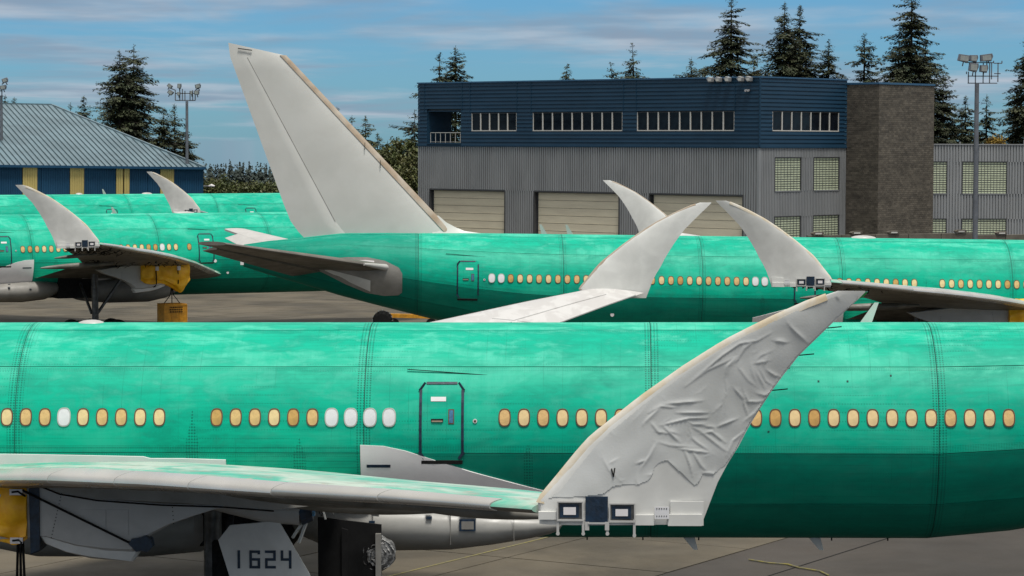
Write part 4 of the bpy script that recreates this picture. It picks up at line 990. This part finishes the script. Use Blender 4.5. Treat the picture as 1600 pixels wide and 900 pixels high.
# grey ribbed wall with the overhead doors
doors = [(T(671), T(789)), (T(834), T(967.5)), (T(1014), T(1161))]
F1.b(corr(0, LEN, DZ, ZB - .1), 'corrugated_panel', M['gcorr'], smooth=None)
xs_ = [0] + [v for d in doors for v in d] + [LEN]
for k in range(0, len(xs_), 2): F1.b(corr(xs_[k], xs_[k + 1], 0, DZ - .0), 'corrugated_panel', M['gcorr'])
for a, c in doors:
    dr = F1.b(MB().box(a, c, .50, .6, 0, DZ), 'overhead_door', M['gdark'])
    for k in range(9):
        z0 = k * .905; z1 = min(z0 + .895, DZ - .1)
        b = MB().prism([(a + .3, z0 + .01), (c - .02, z0 + .01), (c - .02, z1 - .012), (a + .3, z1 - .012)], .43, .49, .015); F1.b(b, 'door_panel', M['doorp'], dr)
        F1.b(MB().box(a + .35, c - .05, .415, .43, z0 + .04, z0 + .07), 'panel_rib', M['doorp'], dr) if k > 3 else None
    b = MB(); b.box(a - .02, a + .1, -.09, .5, 0, DZ); b.box(c - .1, c + .02, -.09, .5, 0, DZ); b.box(a + .1, c - .1, -.095, .5, DZ - .12, DZ + .06); F1.b(b, 'door_surround', M['gdark'], dr)
    F1.b(MB().box(a + .1, a + .3, .40, .5, 0, DZ - .12), 'door_jamb', M['gdark'], dr)
# second facade
F2 = Fr(C0, D2, bd, P0); L2 = F2.t(1321)
w2 = (F2.t(1205), F2.t(1308.5))
for k in range(17):
    a, c = rows[k], min(rows[k] + RH, ZT); spans = [(0.0, L2)]
    if c > WZ0 + .1 and a < WZ1 - .1: spans = [(0, w2[0]), (w2[1], L2)]
    siding(F2, spans, a, c)
F2.b(MB().box(0, L2, -.12, .3, ZT - .04, ZT + .12), 'coping', M['bluetrim']); F2.b(MB().box(0, L2, -.10, 0, ZB - .10, ZB + .02), 'band_flashing', M['bluec'])
F2.b(MB().box(-.12, .1, -.12, .0, ZB, ZT), 'corner_trim', M['bluec'])
ribbon(F2, w2[0], w2[1], WZ0, WZ1, 7)
gw = [(F2.t(1210), F2.t(1250.5)), (F2.t(1270.5), F2.t(1310))]
for z0, z1 in ((12.45, ZB - .1), (5.9, 8.75), (2.0, 3.0)): F2.b(corr(0, L2, z0, z1, .3), 'corrugated_panel', M['gcorr'])
for z0, z1 in ((8.75, 12.45), (3.0, 5.9)):
    for a, c in ((0, gw[0][0]), (gw[0][1], gw[1][0]), (gw[1][1], L2)): F2.b(corr(a, c, z0, z1, .3), 'corrugated_panel', M['gcorr'])
    for a, c in gw: gridwin(F2, a + .02, c - .02, z0 + .02, z1 - .02, 8, 14 if z0 > 5 else 11)
F2.b(MB().box(.3, L2, .27, .6, 0, ZT - .05), 'backing_wall', M['gdark'])
F1.b(MB().add([(0, .3, ZT - .06), (LEN, .3, ZT - .06), (LEN - 5, 22, ZT - .06), (0, 22, ZT - .06)], [(0, 1, 2, 3)]), 'roof', M['gdark'])
# block tower
PT = C0 + D2 * L2; F3 = Fr(PT, D1, bd, P0); L3 = F3.t(1371)
PU = PT + D1 * L3; F4 = Fr(PU, D2, bd, P0); L4 = F4.t(1457)
ZTW = 20.75
def blocks(fr, L, z1, name):
    b = MB(); h = .235; w = .47; r_ = random.Random(int(L * 10))
    for k in range(int(z1 / h)):
        x = -(w / 2) * (k % 2); z = k * h
        while x < L - .02:
            a = max(x, 0) + .008; c = min(x + w, L) - .008
            if c > a + .05: y = -.02 - r_.uniform(0, .014); b.add([(a, y, z + .01), (c, y, z + .01), (c, y, z + h - .008), (a, y, z + h - .008), (a, 0, z + .01), (c, 0, z + .01), (c, 0, z + h - .008), (a, 0, z + h - .008)], [(0, 1, 2, 3), (3, 2, 6, 7), (0, 4, 5, 1), (1, 5, 6, 2), (4, 0, 3, 7)])
            x += w
    o = fr.b(b, name, M['block']); o['kind'] = 'stuff'
    fr.b(MB().box(0, L, 0, .3, 0, z1), 'tower_wall', M['mortar'])
blocks(F3, L3, ZTW, 'block_masonry'); blocks(F4, L4, ZTW, 'block_masonry')
F3.b(MB().box(-.1, L3 + .1, -.1, .3, ZTW, ZTW + .22), 'coping', M['bluetrim']); F4.b(MB().box(0, L4 + .1, -.1, .3, ZTW + .003, ZTW + .223), 'coping', M['bluetrim'])
F4.b(MB().box(L4 - .3, L4, .3, 8, 0, ZTW), 'tower_wall', M['mortar'])
# low wing to the right
PW = PU + D2 * L4 + Vector((.0, .3)); DW = Vector((.9985, .055)); F5 = Fr(PW, DW, bd, P0); L5 = 34
ww = [(F5.t(1455), F5.t(1478)), (F5.t(1503), F5.t(1571.5)), (F5.t(1612), F5.t(1680))]
ZL = 13.95
zz5 = [(11.95, ZL, None), (8.25, 11.95, 1), (5.3, 8.25, None), (2.2, 5.3, 1), (0, 2.2, None)]
for z0, z1, k in zz5:
    if not k: F5.b(corr(0, L5, z0, z1, .34), 'corrugated_panel', M['gcorr'])
    else:
        x = 0
        for a, c in ww:
            a = max(a, .05)
            if a > x + .1: F5.b(corr(x, a, z0, z1, .34), 'corrugated_panel', M['gcorr'])
            gridwin(F5, a + .02, c, z0 + .02, z1 - .02, max(4, int((c - a) / .36)), 14 if z0 > 5 else 12); x = c + .02
        F5.b(corr(x, L5, z0, z1, .34), 'corrugated_panel', M['gcorr'])
F5.b(MB().box(0, L5, .27, .6, 0, ZL - .02), 'backing_wall', M['gdark']); F5.b(MB().box(0, L5, -.08, .6, ZL - .02, ZL + .1), 'coping', M['gcorr'])
for x, h in ((3.4, .35), (11, .6), (11.3, .4), (13.2, .3), (5.5, .25), (11.8, .6)): F5.b(MB().tube([(x, 1.2, ZL), (x, 1.2, ZL + h)], .1, 8), 'roof_vent', M['gcorr'])
# floodlights on the roof edge near the corner
def flood(x, ang, k):
    f = F1.b(MB().prism([(x - .48, ZT - .10), (x - .10, ZT - .50), (x + .30, ZT - .42), (x + .34, ZT - .0), (x - .2, ZT + .14)], -.75, -.25, .05), 'floodlight', M['gcorr'])
    F1.b(MB().box(x - .18, x + .2, -.80, -.74, ZT - .36, ZT - .08), 'lens', M['mull'], f); F1.b(MB().bar((x, -.3, ZT - .2), (x, .1, ZT - .1), .08), 'bracket', M['gcorr'], f)
for px in (1113, 1125.5, 1140, 1160, 1173): flood(T(px), 0, 0)
for px in (1165.5, 1169.5):
    F1.b(MB().tube([(T(px), -.35, ZT - 1.45), (T(px), -.15, ZT - 1.4)], .13, 10), 'lamp', M['placard'])
# blast wall in front with small wall lamps
pw = W(1262, 366, 282); pw2 = W(1620, 375, 296)
wl = thing('concrete_wall', 'low grey concrete wall with small lamps in front of the block tower', 'wall', (pw.x, pw.y, 0))
dW = Vector((pw2.x - pw.x, pw2.y - pw.y)); ew = math.atan2(dW.y, dW.x); wl.rotation_euler.z = ew; lw = dW.length; mc = pmat('brown_grey_concrete', (.13, .115, .09), .8, scale=.6, var=.2)
n_ = 7
for k in range(n_): MB().prism([(lw * k / n_ + .03, 0), (lw * (k + 1) / n_ - .03, 0), (lw * (k + 1) / n_ - .03, 4.55 - .25 * (k > 4)), (lw * k / n_ + .03, 4.55 - .25 * (k > 4))], 0, .35, .03).build('wall_panel', mc, wl)
for k, px in enumerate((1277, 1335, 1392, 1497, 1562)):
    x = (px - 1262) / 358 * lw; z = 4.55 - .25 * (px > 1500)
    l_ = MB().prism([(x - .5, z + .35), (x + .55, z + .38), (x + .75, z + .18), (x + .6, z + .05), (x - .6, z + .05), (x - .75, z + .2)], -.15, .35, .05).build('wall_lamp', M['mortar'], wl)
    MB().bar((x, .1, z - .3), (x, .1, z + .1), .12).build('lamp_bracket', M['gdark'], l_); MB().box(x - .4, x + .4, -.17, -.15, z + .1, z + .25).build('lens', M['mull'], l_)
# ------------------------------------------------------------------ blue shed at the left
M['roofp'] = pmat('pale_blue_metal_roof', (.15, .225, .26), .42, metal=.1, scale=.25, var=.14, stretch=(1, 1, 1))
M['rseam'] = pmat('dark_teal_seam', (.035, .075, .09), .5)
M['bluew2'] = pmat('blue_ribbed_wall', (.010, .055, .115), .55, spec=.2, scale=.4, var=.1); M['yelw'] = pmat('mustard_ribbed_panel', (.46, .36, .12), .5, scale=.4, var=.1)
YW = R(24); e0 = W(-70, 256.6, 300); DS = Vector((math.cos(YW), math.sin(YW)))
sh = thing('hangar_shed', 'blue and mustard ribbed shed under a pale blue standing seam roof', 'building', (e0.x, e0.y, 0))
E0 = Vector((e0.x, e0.y)); LS = tpx(E0, DS, 317); ZE = e0.z; e1 = W(317, 261, e0.y + LS * DS.y)
sh.rotation_euler = (0, math.atan2(e0.z - e1.z, LS), YW)
RY = 26.0; RX1 = tpx(E0 + Vector((-DS.y, DS.x)) * RY, DS, 78); _d = e0.y + DS.x * RY + DS.y * RX1
RZ = W(78, 163.5, _d).z + RX1 * (e0.z - e1.z) / LS          # ridge from the left to where the hip starts
def roof():
    n_ = 48; x = -14.0; p = .64
    # front slope: panels run up the slope, parallel, cut by the hip at the right
    k = 0
    dxs = -.0
    while x < LS - .05:
        a, c = x + .03, min(x + p - .03, LS)
        def top(xx):
            q = 1.0 if xx <= RX1 else max(0, (LS - xx) / (LS - RX1)); return (RY + 0) * q, ZE + (RZ - ZE) * q
        (ya, za), (yc_, zc_) = top(a), top(c)
        b = MB(); b.add([(a, -.3, ZE - .03), (c, -.3, ZE - .03), (c, yc_, zc_), (a, ya, za), (a, -.3, ZE - .11), (c, -.3, ZE - .11), (c, yc_, zc_ - .08), (a, ya, za - .08)], [(0, 1, 2, 3), (4, 7, 6, 5), (0, 4, 5, 1), (1, 5, 6, 2), (2, 6, 7, 3), (3, 7, 4, 0)])
        b.build('roof_panel', M['roofp'], sh)
        b = MB(); b.bar((c + .03, -.3, ZE + .02), (c + .03, yc_, zc_ + .03), .075, .13); b.build('roof_seam', M['rseam'], sh)
        x += p; k += 1
    MB().bar((-14, RY, RZ + .05), (RX1, RY, RZ + .05), .3, .12).build('ridge_cap', M['roofp'], sh)
    MB().bar((RX1, RY, RZ + .04), (LS, -.3, ZE + .02), .3, .14).build('hip_cap', M['roofp'], sh)
    MB().box(-14, LS + .1, -.42, -.3, ZE - .28, ZE - .0).build('gutter', M['bluew2'], sh)
    MB().add([(LS, -.3, ZE - .05), (LS + .02, 52, ZE - .05), (RX1, RY, RZ), ], [(0, 1, 2)]).build('roof_panel', M['roofp'], sh)
    MB().add([(-14, RY, RZ), (RX1, RY, RZ), (LS, 52, ZE), (-14, 52, ZE)], [(0, 1, 2, 3)]).build('roof_panel', M['roofp'], sh)
roof()
def tS(px): return tpx(E0, DS, px)
cuts_ = [(-60, 34, 0), (34, 57, 1), (57, 63.5, 0), (63.5, 108, 0), (108, 130, 1), (130, 180, 0), (180, 191, 1), (192.5, 201, 1), (201, 230, 0), (230, 249, 0), (249, 270.5, 1), (270.5, 317, 0)]
for a, c, y in cuts_: corr(tS(a) + .02, tS(c) - .02, 0, ZE - .28, .26, .045, .12 if not y else .0).build('yellow_panel' if y else 'blue_panel', M['yelw'] if y else M['bluew2'], sh)
MB().box(-14, LS - .05, .4, .6, 0, ZE - .1).build('backing_wall', M['gdark'], sh); MB().box(LS - .25, LS - .02, .3, 51, 0, ZE - .06).build('end_wall', M['bluew2'], sh)
# ------------------------------------------------------------------ light masts
def mast(px, ytop, ypl, depth, wpx, label, heads, bars, kind):
    base = W(px, ypl, depth); s = F / depth; H = base.z
    t = thing('light_mast', label, 'floodlight mast', (base.x, base.y, 0), group='floodlight masts')
    MB().tube([(0, 0, 0), (0, 0, H)], [wpx / s / 2 * 1.15, wpx / s / 2 * .85], 14).build('pole', M['mast'], t, smooth=60)
    fr = MB()
    def q(x, y): return (x - px) / s, H + (ypl - y) / s
    for (x0, y0, x1, y1) in bars:
        a, c = q(x0, y0), q(x1, y1); fr.bar((a[0], 0, a[1]), (c[0], 0, c[1]), 1.5 / s)
    fr.build('head_frame', M['mast'], t)
    for (x, y, w, h, tilt) in heads:
        c = q(x, y); w /= s; h /= s
        lp = MB().prism([(-w / 2, -h * .35), (w * .30, -h / 2), (w / 2, h * .1), (w * .45, h / 2), (-w * .45, h / 2)], -.35, .35, .04).build('lamp_head', M['mast'], t, loc=(c[0], -.3, c[1]), rot=(0, R(tilt), 0))
        MB().box(-w * .33, w * .33, -.38, -.35, -h * .3, h * .35).build('lens', M['lens'], lp)
        MB().bar((0, 0, -h * .4), (0, .3, -h * .95), .1).build('bracket', M['mast'], lp)
M['mast'] = pmat('galvanised_steel', (.17, .18, .20), .45, metal=.4, var=.12); M['lens'] = pmat('grey_lamp_lens', (.30, .32, .30), .2, var=.1)
mast(1526.5, 87, 130, 288, 8, 'tall floodlight mast at the right with five big lamp heads',
     [(1505, 92, 19, 12, 8), (1520, 92, 13, 11, 0), (1540, 91, 20, 12, -8), (1520, 106, 15, 14, 4), (1536, 108, 13, 12, 0)],
     [(1512, 130, 1558, 130), (1513, 112, 1513, 130), (1559, 98, 1559, 128), (1553, 99, 1565, 99), (1565, 95, 1565, 99), (1553, 115, 1563, 115), (1536, 98, 1536, 130), (1524, 98, 1524, 130), (1530, 98, 1552, 98), (1546, 98, 1546, 130), (1549, 98, 1549, 124), (1512, 119, 1560, 119), (1510, 112, 1510, 116), (1544, 95, 1544, 99), (1552, 95, 1552, 99), (1508, 98, 1530, 98)], 0)
mast(292, 132, 158, 312, 5, 'slim floodlight mast by the end of the blue shed',
     [(266, 135, 8, 6, 35), (267, 145, 9, 7, 30), (281, 135, 6, 8, 0), (310, 135, 9, 7, -15), (308, 145, 8, 7, -10), (300, 145, 4, 6, 0), (280, 147, 5, 6, 0)],
     [(274, 157, 305, 157), (274, 141, 274, 157), (305, 141, 305, 157), (264, 137, 274, 141), (305, 141, 312, 137), (281, 138, 281, 157), (289, 142, 289, 157), (297, 142, 297, 157), (274, 146, 305, 146), (285, 139, 285, 157), (301, 141, 301, 157)], 0)
mast(2, 122, 150, 312, 5, 'floodlight mast cut by the left edge above the blue shed',
     [(9, 126, 9, 7, -20), (6, 137, 10, 7, -10)], [(-15, 150, 5, 150), (3, 136, 3, 150), (3, 132, 8, 128), (-10, 136, -10, 150), (-10, 142, 4, 142)], 0)
p = W(318, 291, 318)
t = thing('street_lamp', 'small street lamp on a thin arm right of the blue shed', 'street lamp', (p.x - .6, p.y, 0))
MB().tube([(0, 0, 0), (0, 0, p.z)], .08, 8).build('pole', M['mast'], t); MB().tube([(0, 0, p.z), (1.3, 0, p.z + .03)], .05, 6).build('arm', M['mast'], t)
MB().tube([(1.2, 0, p.z), (1.5, 0, p.z + .08), (1.9, 0, p.z + .02)], [.08, .2, .08], 8).build('lamp_head', M['placard'], t)
# ------------------------------------------------------------------ trees
M['needle'] = pmat('conifer_needles', (.022, .036, .014), .7, scale=.5, var=.3, isl=.45, c2=(.042, .048, .017))
M['needle2'] = pmat('pale_conifer_needles', (.05, .065, .022), .7, scale=.5, var=.3, isl=.45, c2=(.09, .08, .025))  # paler, yellower needles for a few firs
M['leaf'] = pmat('olive_leaves', (.055, .08, .02), .6, scale=.5, var=.3, isl=.4, c2=(.085, .08, .02)); M['leafy'] = pmat('yellow_leaves', (.28, .18, .02), .6, scale=.5, var=.3, isl=.3)
M['bark'] = pmat('dark_bark', (.05, .038, .028), .9, scale=3, var=.3)
def conifer(px, ytop, depth, k, rmax, label, seed, lean=0.0, sparse=1.0, z0=0.0, mat='needle', twist=0):
    p = W(px, ytop, depth); H = p.z - z0; r = random.Random(seed)
    t = thing('conifer_tree', label, 'tree', (p.x, p.y, z0), group='conifers behind the buildings')
    tip = Vector((lean, 0, H)); bend = lambda z: lean * (z / H) ** 2
    MB().tube([(bend(z), 0, z) for z in (0, H * .3, H * .6, H * .85, H * .99)], [H * .014 + .08, H * .011, H * .008, H * .004, .02], 7).build('trunk', M['bark'], t)
    b = MB(); lb = MB(); d = .25; vis = min(H * .97, 22 if depth < 420 else 14)
    while d < vis:
        rr_ = min(1.03 * k * d ** .85, rmax) * r.uniform(.55, 1.08)
        nb = 6 if d > 2 else 4
        a0 = r.uniform(0, 6.3)
        for j in range(nb):
            if r.random() > sparse * .93: continue
            a = a0 + j * 6.283 / nb + r.uniform(-.4, .4); L = rr_ * r.uniform(.55, 1.2)
            if r.random() < .12: L *= 1.25
            z = H - d + r.uniform(-.2, .2); c, s_ = math.cos(a), math.sin(a)
            L *= .72 + .5 * math.sin(d * 1.3 + j * 2.1 + seed) ** 2
            rise = r.uniform(.1, .45) if d < 3 else r.uniform(-.22, .14); droop = r.uniform(.08, .24)
            n_ = max(3, int(L / .24)); pr = None
            for q in range(n_ + 1):
                u = q / n_; l_ = L * u; pt = Vector((bend(z) + c * l_, s_ * l_, z + rise * l_ - droop * L * u * u + (.12 * L * max(0, u - .75))))
                if pr is not None and L > 1.2: pass
                if u > .12 or L < 1:
                    m_ = 3 if L < 1 else 6
                    for w_ in range(m_):
                        sd_ = r.choice((-1, 1)); sl = r.uniform(.32, .72) * (1.15 - .55 * u) * min(1, .45 + L * .25) * 1.15
                        dirv = Vector((c * .75 - s_ * sd_ * r.uniform(.2, 1), s_ * .75 + c * sd_ * r.uniform(.2, 1), r.uniform(-.75, .15))).normalized()
                        wd_ = Vector((-dirv.y, dirv.x, r.uniform(-.5, .5))).normalized() * sl * r.uniform(.16, .30)
                        lt = r.uniform(-1, 1) * .30 * L * (1 - .75 * u) * min(1, u * 3)
                        o = pt + Vector((-s_ * lt + r.uniform(-.1, .1), c * lt + r.uniform(-.1, .1), r.uniform(-.16, .08) - abs(lt) * .35))
                        b.add([o, o + dirv * sl * .5 + wd_, o + dirv * sl, o + dirv * sl * .55 - wd_], [(0, 1, 2, 3)])
                pr = pt
            if L > .9:
                e = Vector((bend(z) + c * L * .85, s_ * L * .85, z + rise * L * .85 - droop * L * .72)); m2 = Vector((bend(z) + c * L * .45, s_ * L * .45, z + rise * L * .45 - droop * L * .2))
                lb.tube([(bend(z), 0, z), m2, e], [.045 + .008 * L, .035, .015], 3, caps=False)
        d += r.choice((.22, .3, .38, .62)) * (1 if sparse > .75 else 1.2)
    for q in range(8):
        z = H - q * .09; a = r.uniform(0, 6.3); o = Vector((lean, 0, z)); dv_ = Vector((math.cos(a) * .5, math.sin(a) * .5, .5)) * .3; w_ = Vector((-dv_.y, dv_.x, 0)) * .3
        b.add([o, o + dv_ * .5 + w_, o + dv_, o + dv_ * .5 - w_], [(0, 1, 2, 3)])
    b.build('crown', M[mat], t)
    if len(lb.v) > 420: lb.build('limbs', M['bark'], t)
    return t
TR = [  # px, ytop, depth, k, rmax, label, lean, sparse
 (187, 79, 372, .85, 4.0, 'left one of the two tall firs behind the blue shed', 0, .95), (209, 70, 376, .95, 4.6, 'right and taller one of the two tall firs behind the blue shed', 0, .98),
 (199, 120, 384, 1.1, 5.0, 'dense fir filling the gap behind the two tall firs', 0, 1),
 (131, 150, 380, .75, 2.4, 'small fir peeking over the sloping edge of the blue shed roof', 0, .95), (110, 160, 386, .5, 1.4, 'tiny thin fir left of the small fir over the shed roof', 0, .7),
 (256, 168, 372, .75, 3.0, 'left one of the three slender firs beside the slim mast', 0, .95), (273, 163, 375, .6, 2.6, 'middle slender fir just left of the slim mast', 0, .8), (287, 196, 370, .85, 3.2, 'short ragged fir right behind the slim mast', .3, .85),
 (8, 149, 380, .9, 3, 'bushy fir top at the left edge over the shed ridge', 0, .95), (22, 152, 384, .7, 2.4, 'small pointed fir second from the left edge over the shed ridge', 0, .95),
 (527, 168, 378, .7, 2.4, 'thin fir top showing just off the fin leading edge', 0, .9), (550, 181, 372, .8, 3.4, 'pointed fir left of the two beside the tail fin', 0, .95), (571, 181, 374, .8, 3.2, 'pointed fir right of the two beside the tail fin', 0, .95), (590, 208, 378, .8, 3.2, 'lower fir between the pointed pair and the olive trees', 0, .95),
 (648, 172, 366, .9, 4.6, 'fir with branches sticking out past the left wall of the office building', 0, .75),
 (687, 82, 372, .8, 3.2, 'left fir of the pair above the balcony corner', 0, .8), (712, 72, 370, .85, 3.2, 'right fir of the pair above the balcony corner', 0, .9),
 (886, 99, 378, .7, 2.0, 'lone small fir top above the middle of the navy roof', 0, .95),
 (968, 98, 372, .95, 3.6, 'low ragged fir leaning left above the navy roof', -1.2, .6), (996, 67, 374, .75, 3.0, 'thin crooked fir beside the low ragged one above the roof', -.7, .62),
 (1080, 90, 376, .8, 3.2, 'small fir top left of the biggest fir over the roof', 0, .8), (1102, 104, 380, .9, 3.2, 'stubby fir at the foot of the biggest fir left side', 0, .8),
 (1143, -8, 366, .70, 5.6, 'wide tall fir left of the floodlights on the roof corner', 0, .93), (1178, 88, 372, 1.0, 3.6, 'low dense fir between the two groups of tall firs', 0, .9),
 (1226, 3, 370, .62, 4.0, 'tall slim fir left of the touching pair above the roof corner', 0, .98), (1250, 8, 374, .62, 4.0, 'tall slim fir right of the touching pair above the roof corner', 0, 1), (1240, 60, 380, .9, 4.4, 'dense fir behind the touching pair', 0, 1),
 (1295, 61, 372, .70, 3.4, 'medium fir just left of the block tower', 0, .93), (1351, 52, 370, .75, 3.4, 'medium airy fir above the left end of the block tower', 0, .82),
 (1425, -22, 366, .72, 5.4, 'biggest dark fir above the block tower', 0, .97), (1446, 60, 376, 1.0, 4.6, 'drooping fir in the shade of the biggest one', 0, .97), (1405, 60, 380, .9, 4.0, 'fir hidden in the left skirt of the biggest one', 0, .95),
 (1474, 118, 372, .85, 3.4, 'round topped dense fir right of the block tower', 0, 1), (1509, 150, 376, .7, 3.0, 'fir left behind the right mast above the grey wing', 0, .98), (1542, 148, 372, .65, 3.0, 'open fir right behind the right mast', 0, .8), (1492, 175, 380, 1.0, 3.4, 'low fir between the dense one and the mast', 0, 1),
 (1606, 45, 364, .55, 4.2, 'tall fir cut by the right edge', 0, .95), (1590, 140, 370, .9, 3.4, 'lower fir leaning at the right edge over the grey wing', 0, .9),
]
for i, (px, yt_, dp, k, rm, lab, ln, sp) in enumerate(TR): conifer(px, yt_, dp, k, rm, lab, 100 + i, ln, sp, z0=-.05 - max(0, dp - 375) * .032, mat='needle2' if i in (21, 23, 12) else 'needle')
def leafy(px, ytop, depth, w, label, seed, mat='leaf'):
    p = W(px, ytop, depth); z0 = -max(0, depth - 375) * .05; H = p.z - z0; r = random.Random(seed)
    t = thing('broadleaf_tree', label, 'tree', (p.x, p.y, z0), group='broadleaf trees behind the buildings')
    tk = MB().tube([(0, 0, 0), (.1, 0, H * .5), (0, 0, H * .8)], [.3, .2, .06], 7); b = MB()
    for j in range(46):
        a = r.uniform(0, 6.3); zz_ = H * r.uniform(.35, .97); lim = w * math.sqrt(max(.05, 1 - ((zz_ / H - .55) / .47) ** 2)); d = lim * r.uniform(.2, 1)
        c = Vector((math.cos(a) * d, math.sin(a) * d, zz_)); tk.tube([(0, 0, zz_ * .7), c], [.06, .02], 4, caps=False)
        rad = r.uniform(.5, 1.0)
        for q in range(110):
            o = c + Vector((r.gauss(0, rad * .5), r.gauss(0, rad * .5), r.gauss(0, rad * .42))); u = Vector((r.uniform(-1, 1), r.uniform(-1, 1), r.uniform(-1, 1))).normalized() * r.uniform(.13, .25)
            v = u.cross(Vector((r.uniform(-1, 1), r.uniform(-1, 1), r.uniform(-1, 1)))).normalized() * r.uniform(.07, .14); b.add([o - u, o + v, o + u, o - v], [(0, 1, 2, 3)])
    tk.build('trunk', M['bark'], t); b.build('crown', M[mat], t)
for i, (px, yt_, dp, w, lab, mt) in enumerate([(607, 222, 362, 3.0, 'olive broadleaf tree in front of the firs right of the fin', 'leaf'), (628, 214, 364, 3.2, 'tallest olive broadleaf tree left of the office building', 'leaf'), (645, 232, 360, 2.6, 'olive broadleaf tree touching the office building wall', 'leaf'), (585, 240, 366, 2.6, 'low olive tree close to the fin edge', 'leaf'),
     (338, 283, 352, 2.4, 'low olive tree right of the blue shed', 'leaf'), (362, 287, 356, 2.6, 'second low olive tree right of the blue shed', 'leaf'), (392, 283, 354, 2.6, 'low dark olive tree before the tail fin', 'leaf'), (415, 286, 352, 2.4, 'low olive tree touching the tail fin edge', 'leaf'),
     (622, 236, 372, 3.4, 'broad olive tree behind the tallest one left of the building', 'leaf'), (598, 252, 370, 3.0, 'olive tree in the dip behind the fin edge trees', 'leaf'), (572, 250, 368, 2.6, 'olive tree peeking just off the fin edge', 'leaf'),
     (1556, 206, 362, 1.3, 'small yellow leaved tree above the grey wing', 'leafy'), (640, 262, 358, 2.6, 'olive bush tree at the foot of the building corner', 'leaf'), (612, 262, 358, 2.8, 'olive bush tree low behind the fin root', 'leaf')]):
    leafy(px, yt_, dp, w, lab, 300 + i, mt)
# far wood on the falling ground: nobody could count it
def wood():
    b = MB(); r = random.Random(77)
    for i in range(900):
        y = r.uniform(640, 800); x = (r.uniform(250, 700) - 800) / F * y
        d = y - 375; zg = -.03 - d * .032 - (d * d / (d + 200)) * .02
        ztop = HC + (222 - r.uniform(250, 272) if r.random() < .5 else -36 - r.uniform(0, 16)) / F * y
        H = ztop - zg; w = r.uniform(1.6, 2.8)
        for q in range(70):
            u = r.random() ** .7; z = zg + H * (1 - u * .6); a = r.uniform(0, 6.3); l_ = w * (u * .9 + .06) * r.uniform(.5, 1.2); c, s_ = math.cos(a), math.sin(a)
            o = Vector((x, y, z)); e = o + Vector((c * l_, s_ * l_, -l_ * .35)); v = Vector((-s_, c, -.5)) * (.3 + .22 * l_); b.add([o + Vector((0, 0, .3)), e + v, e - v - Vector((0, 0, .2))], [(0, 1, 2)])
    o = b.build('distant_wood', pmat('hazy_distant_needles', (.035, .052, .042), .8, scale=.2, isl=.3)); tag(o, 'dark line of distant firs between the blue shed and the tail fin', 'wood', kind='stuff')
wood()
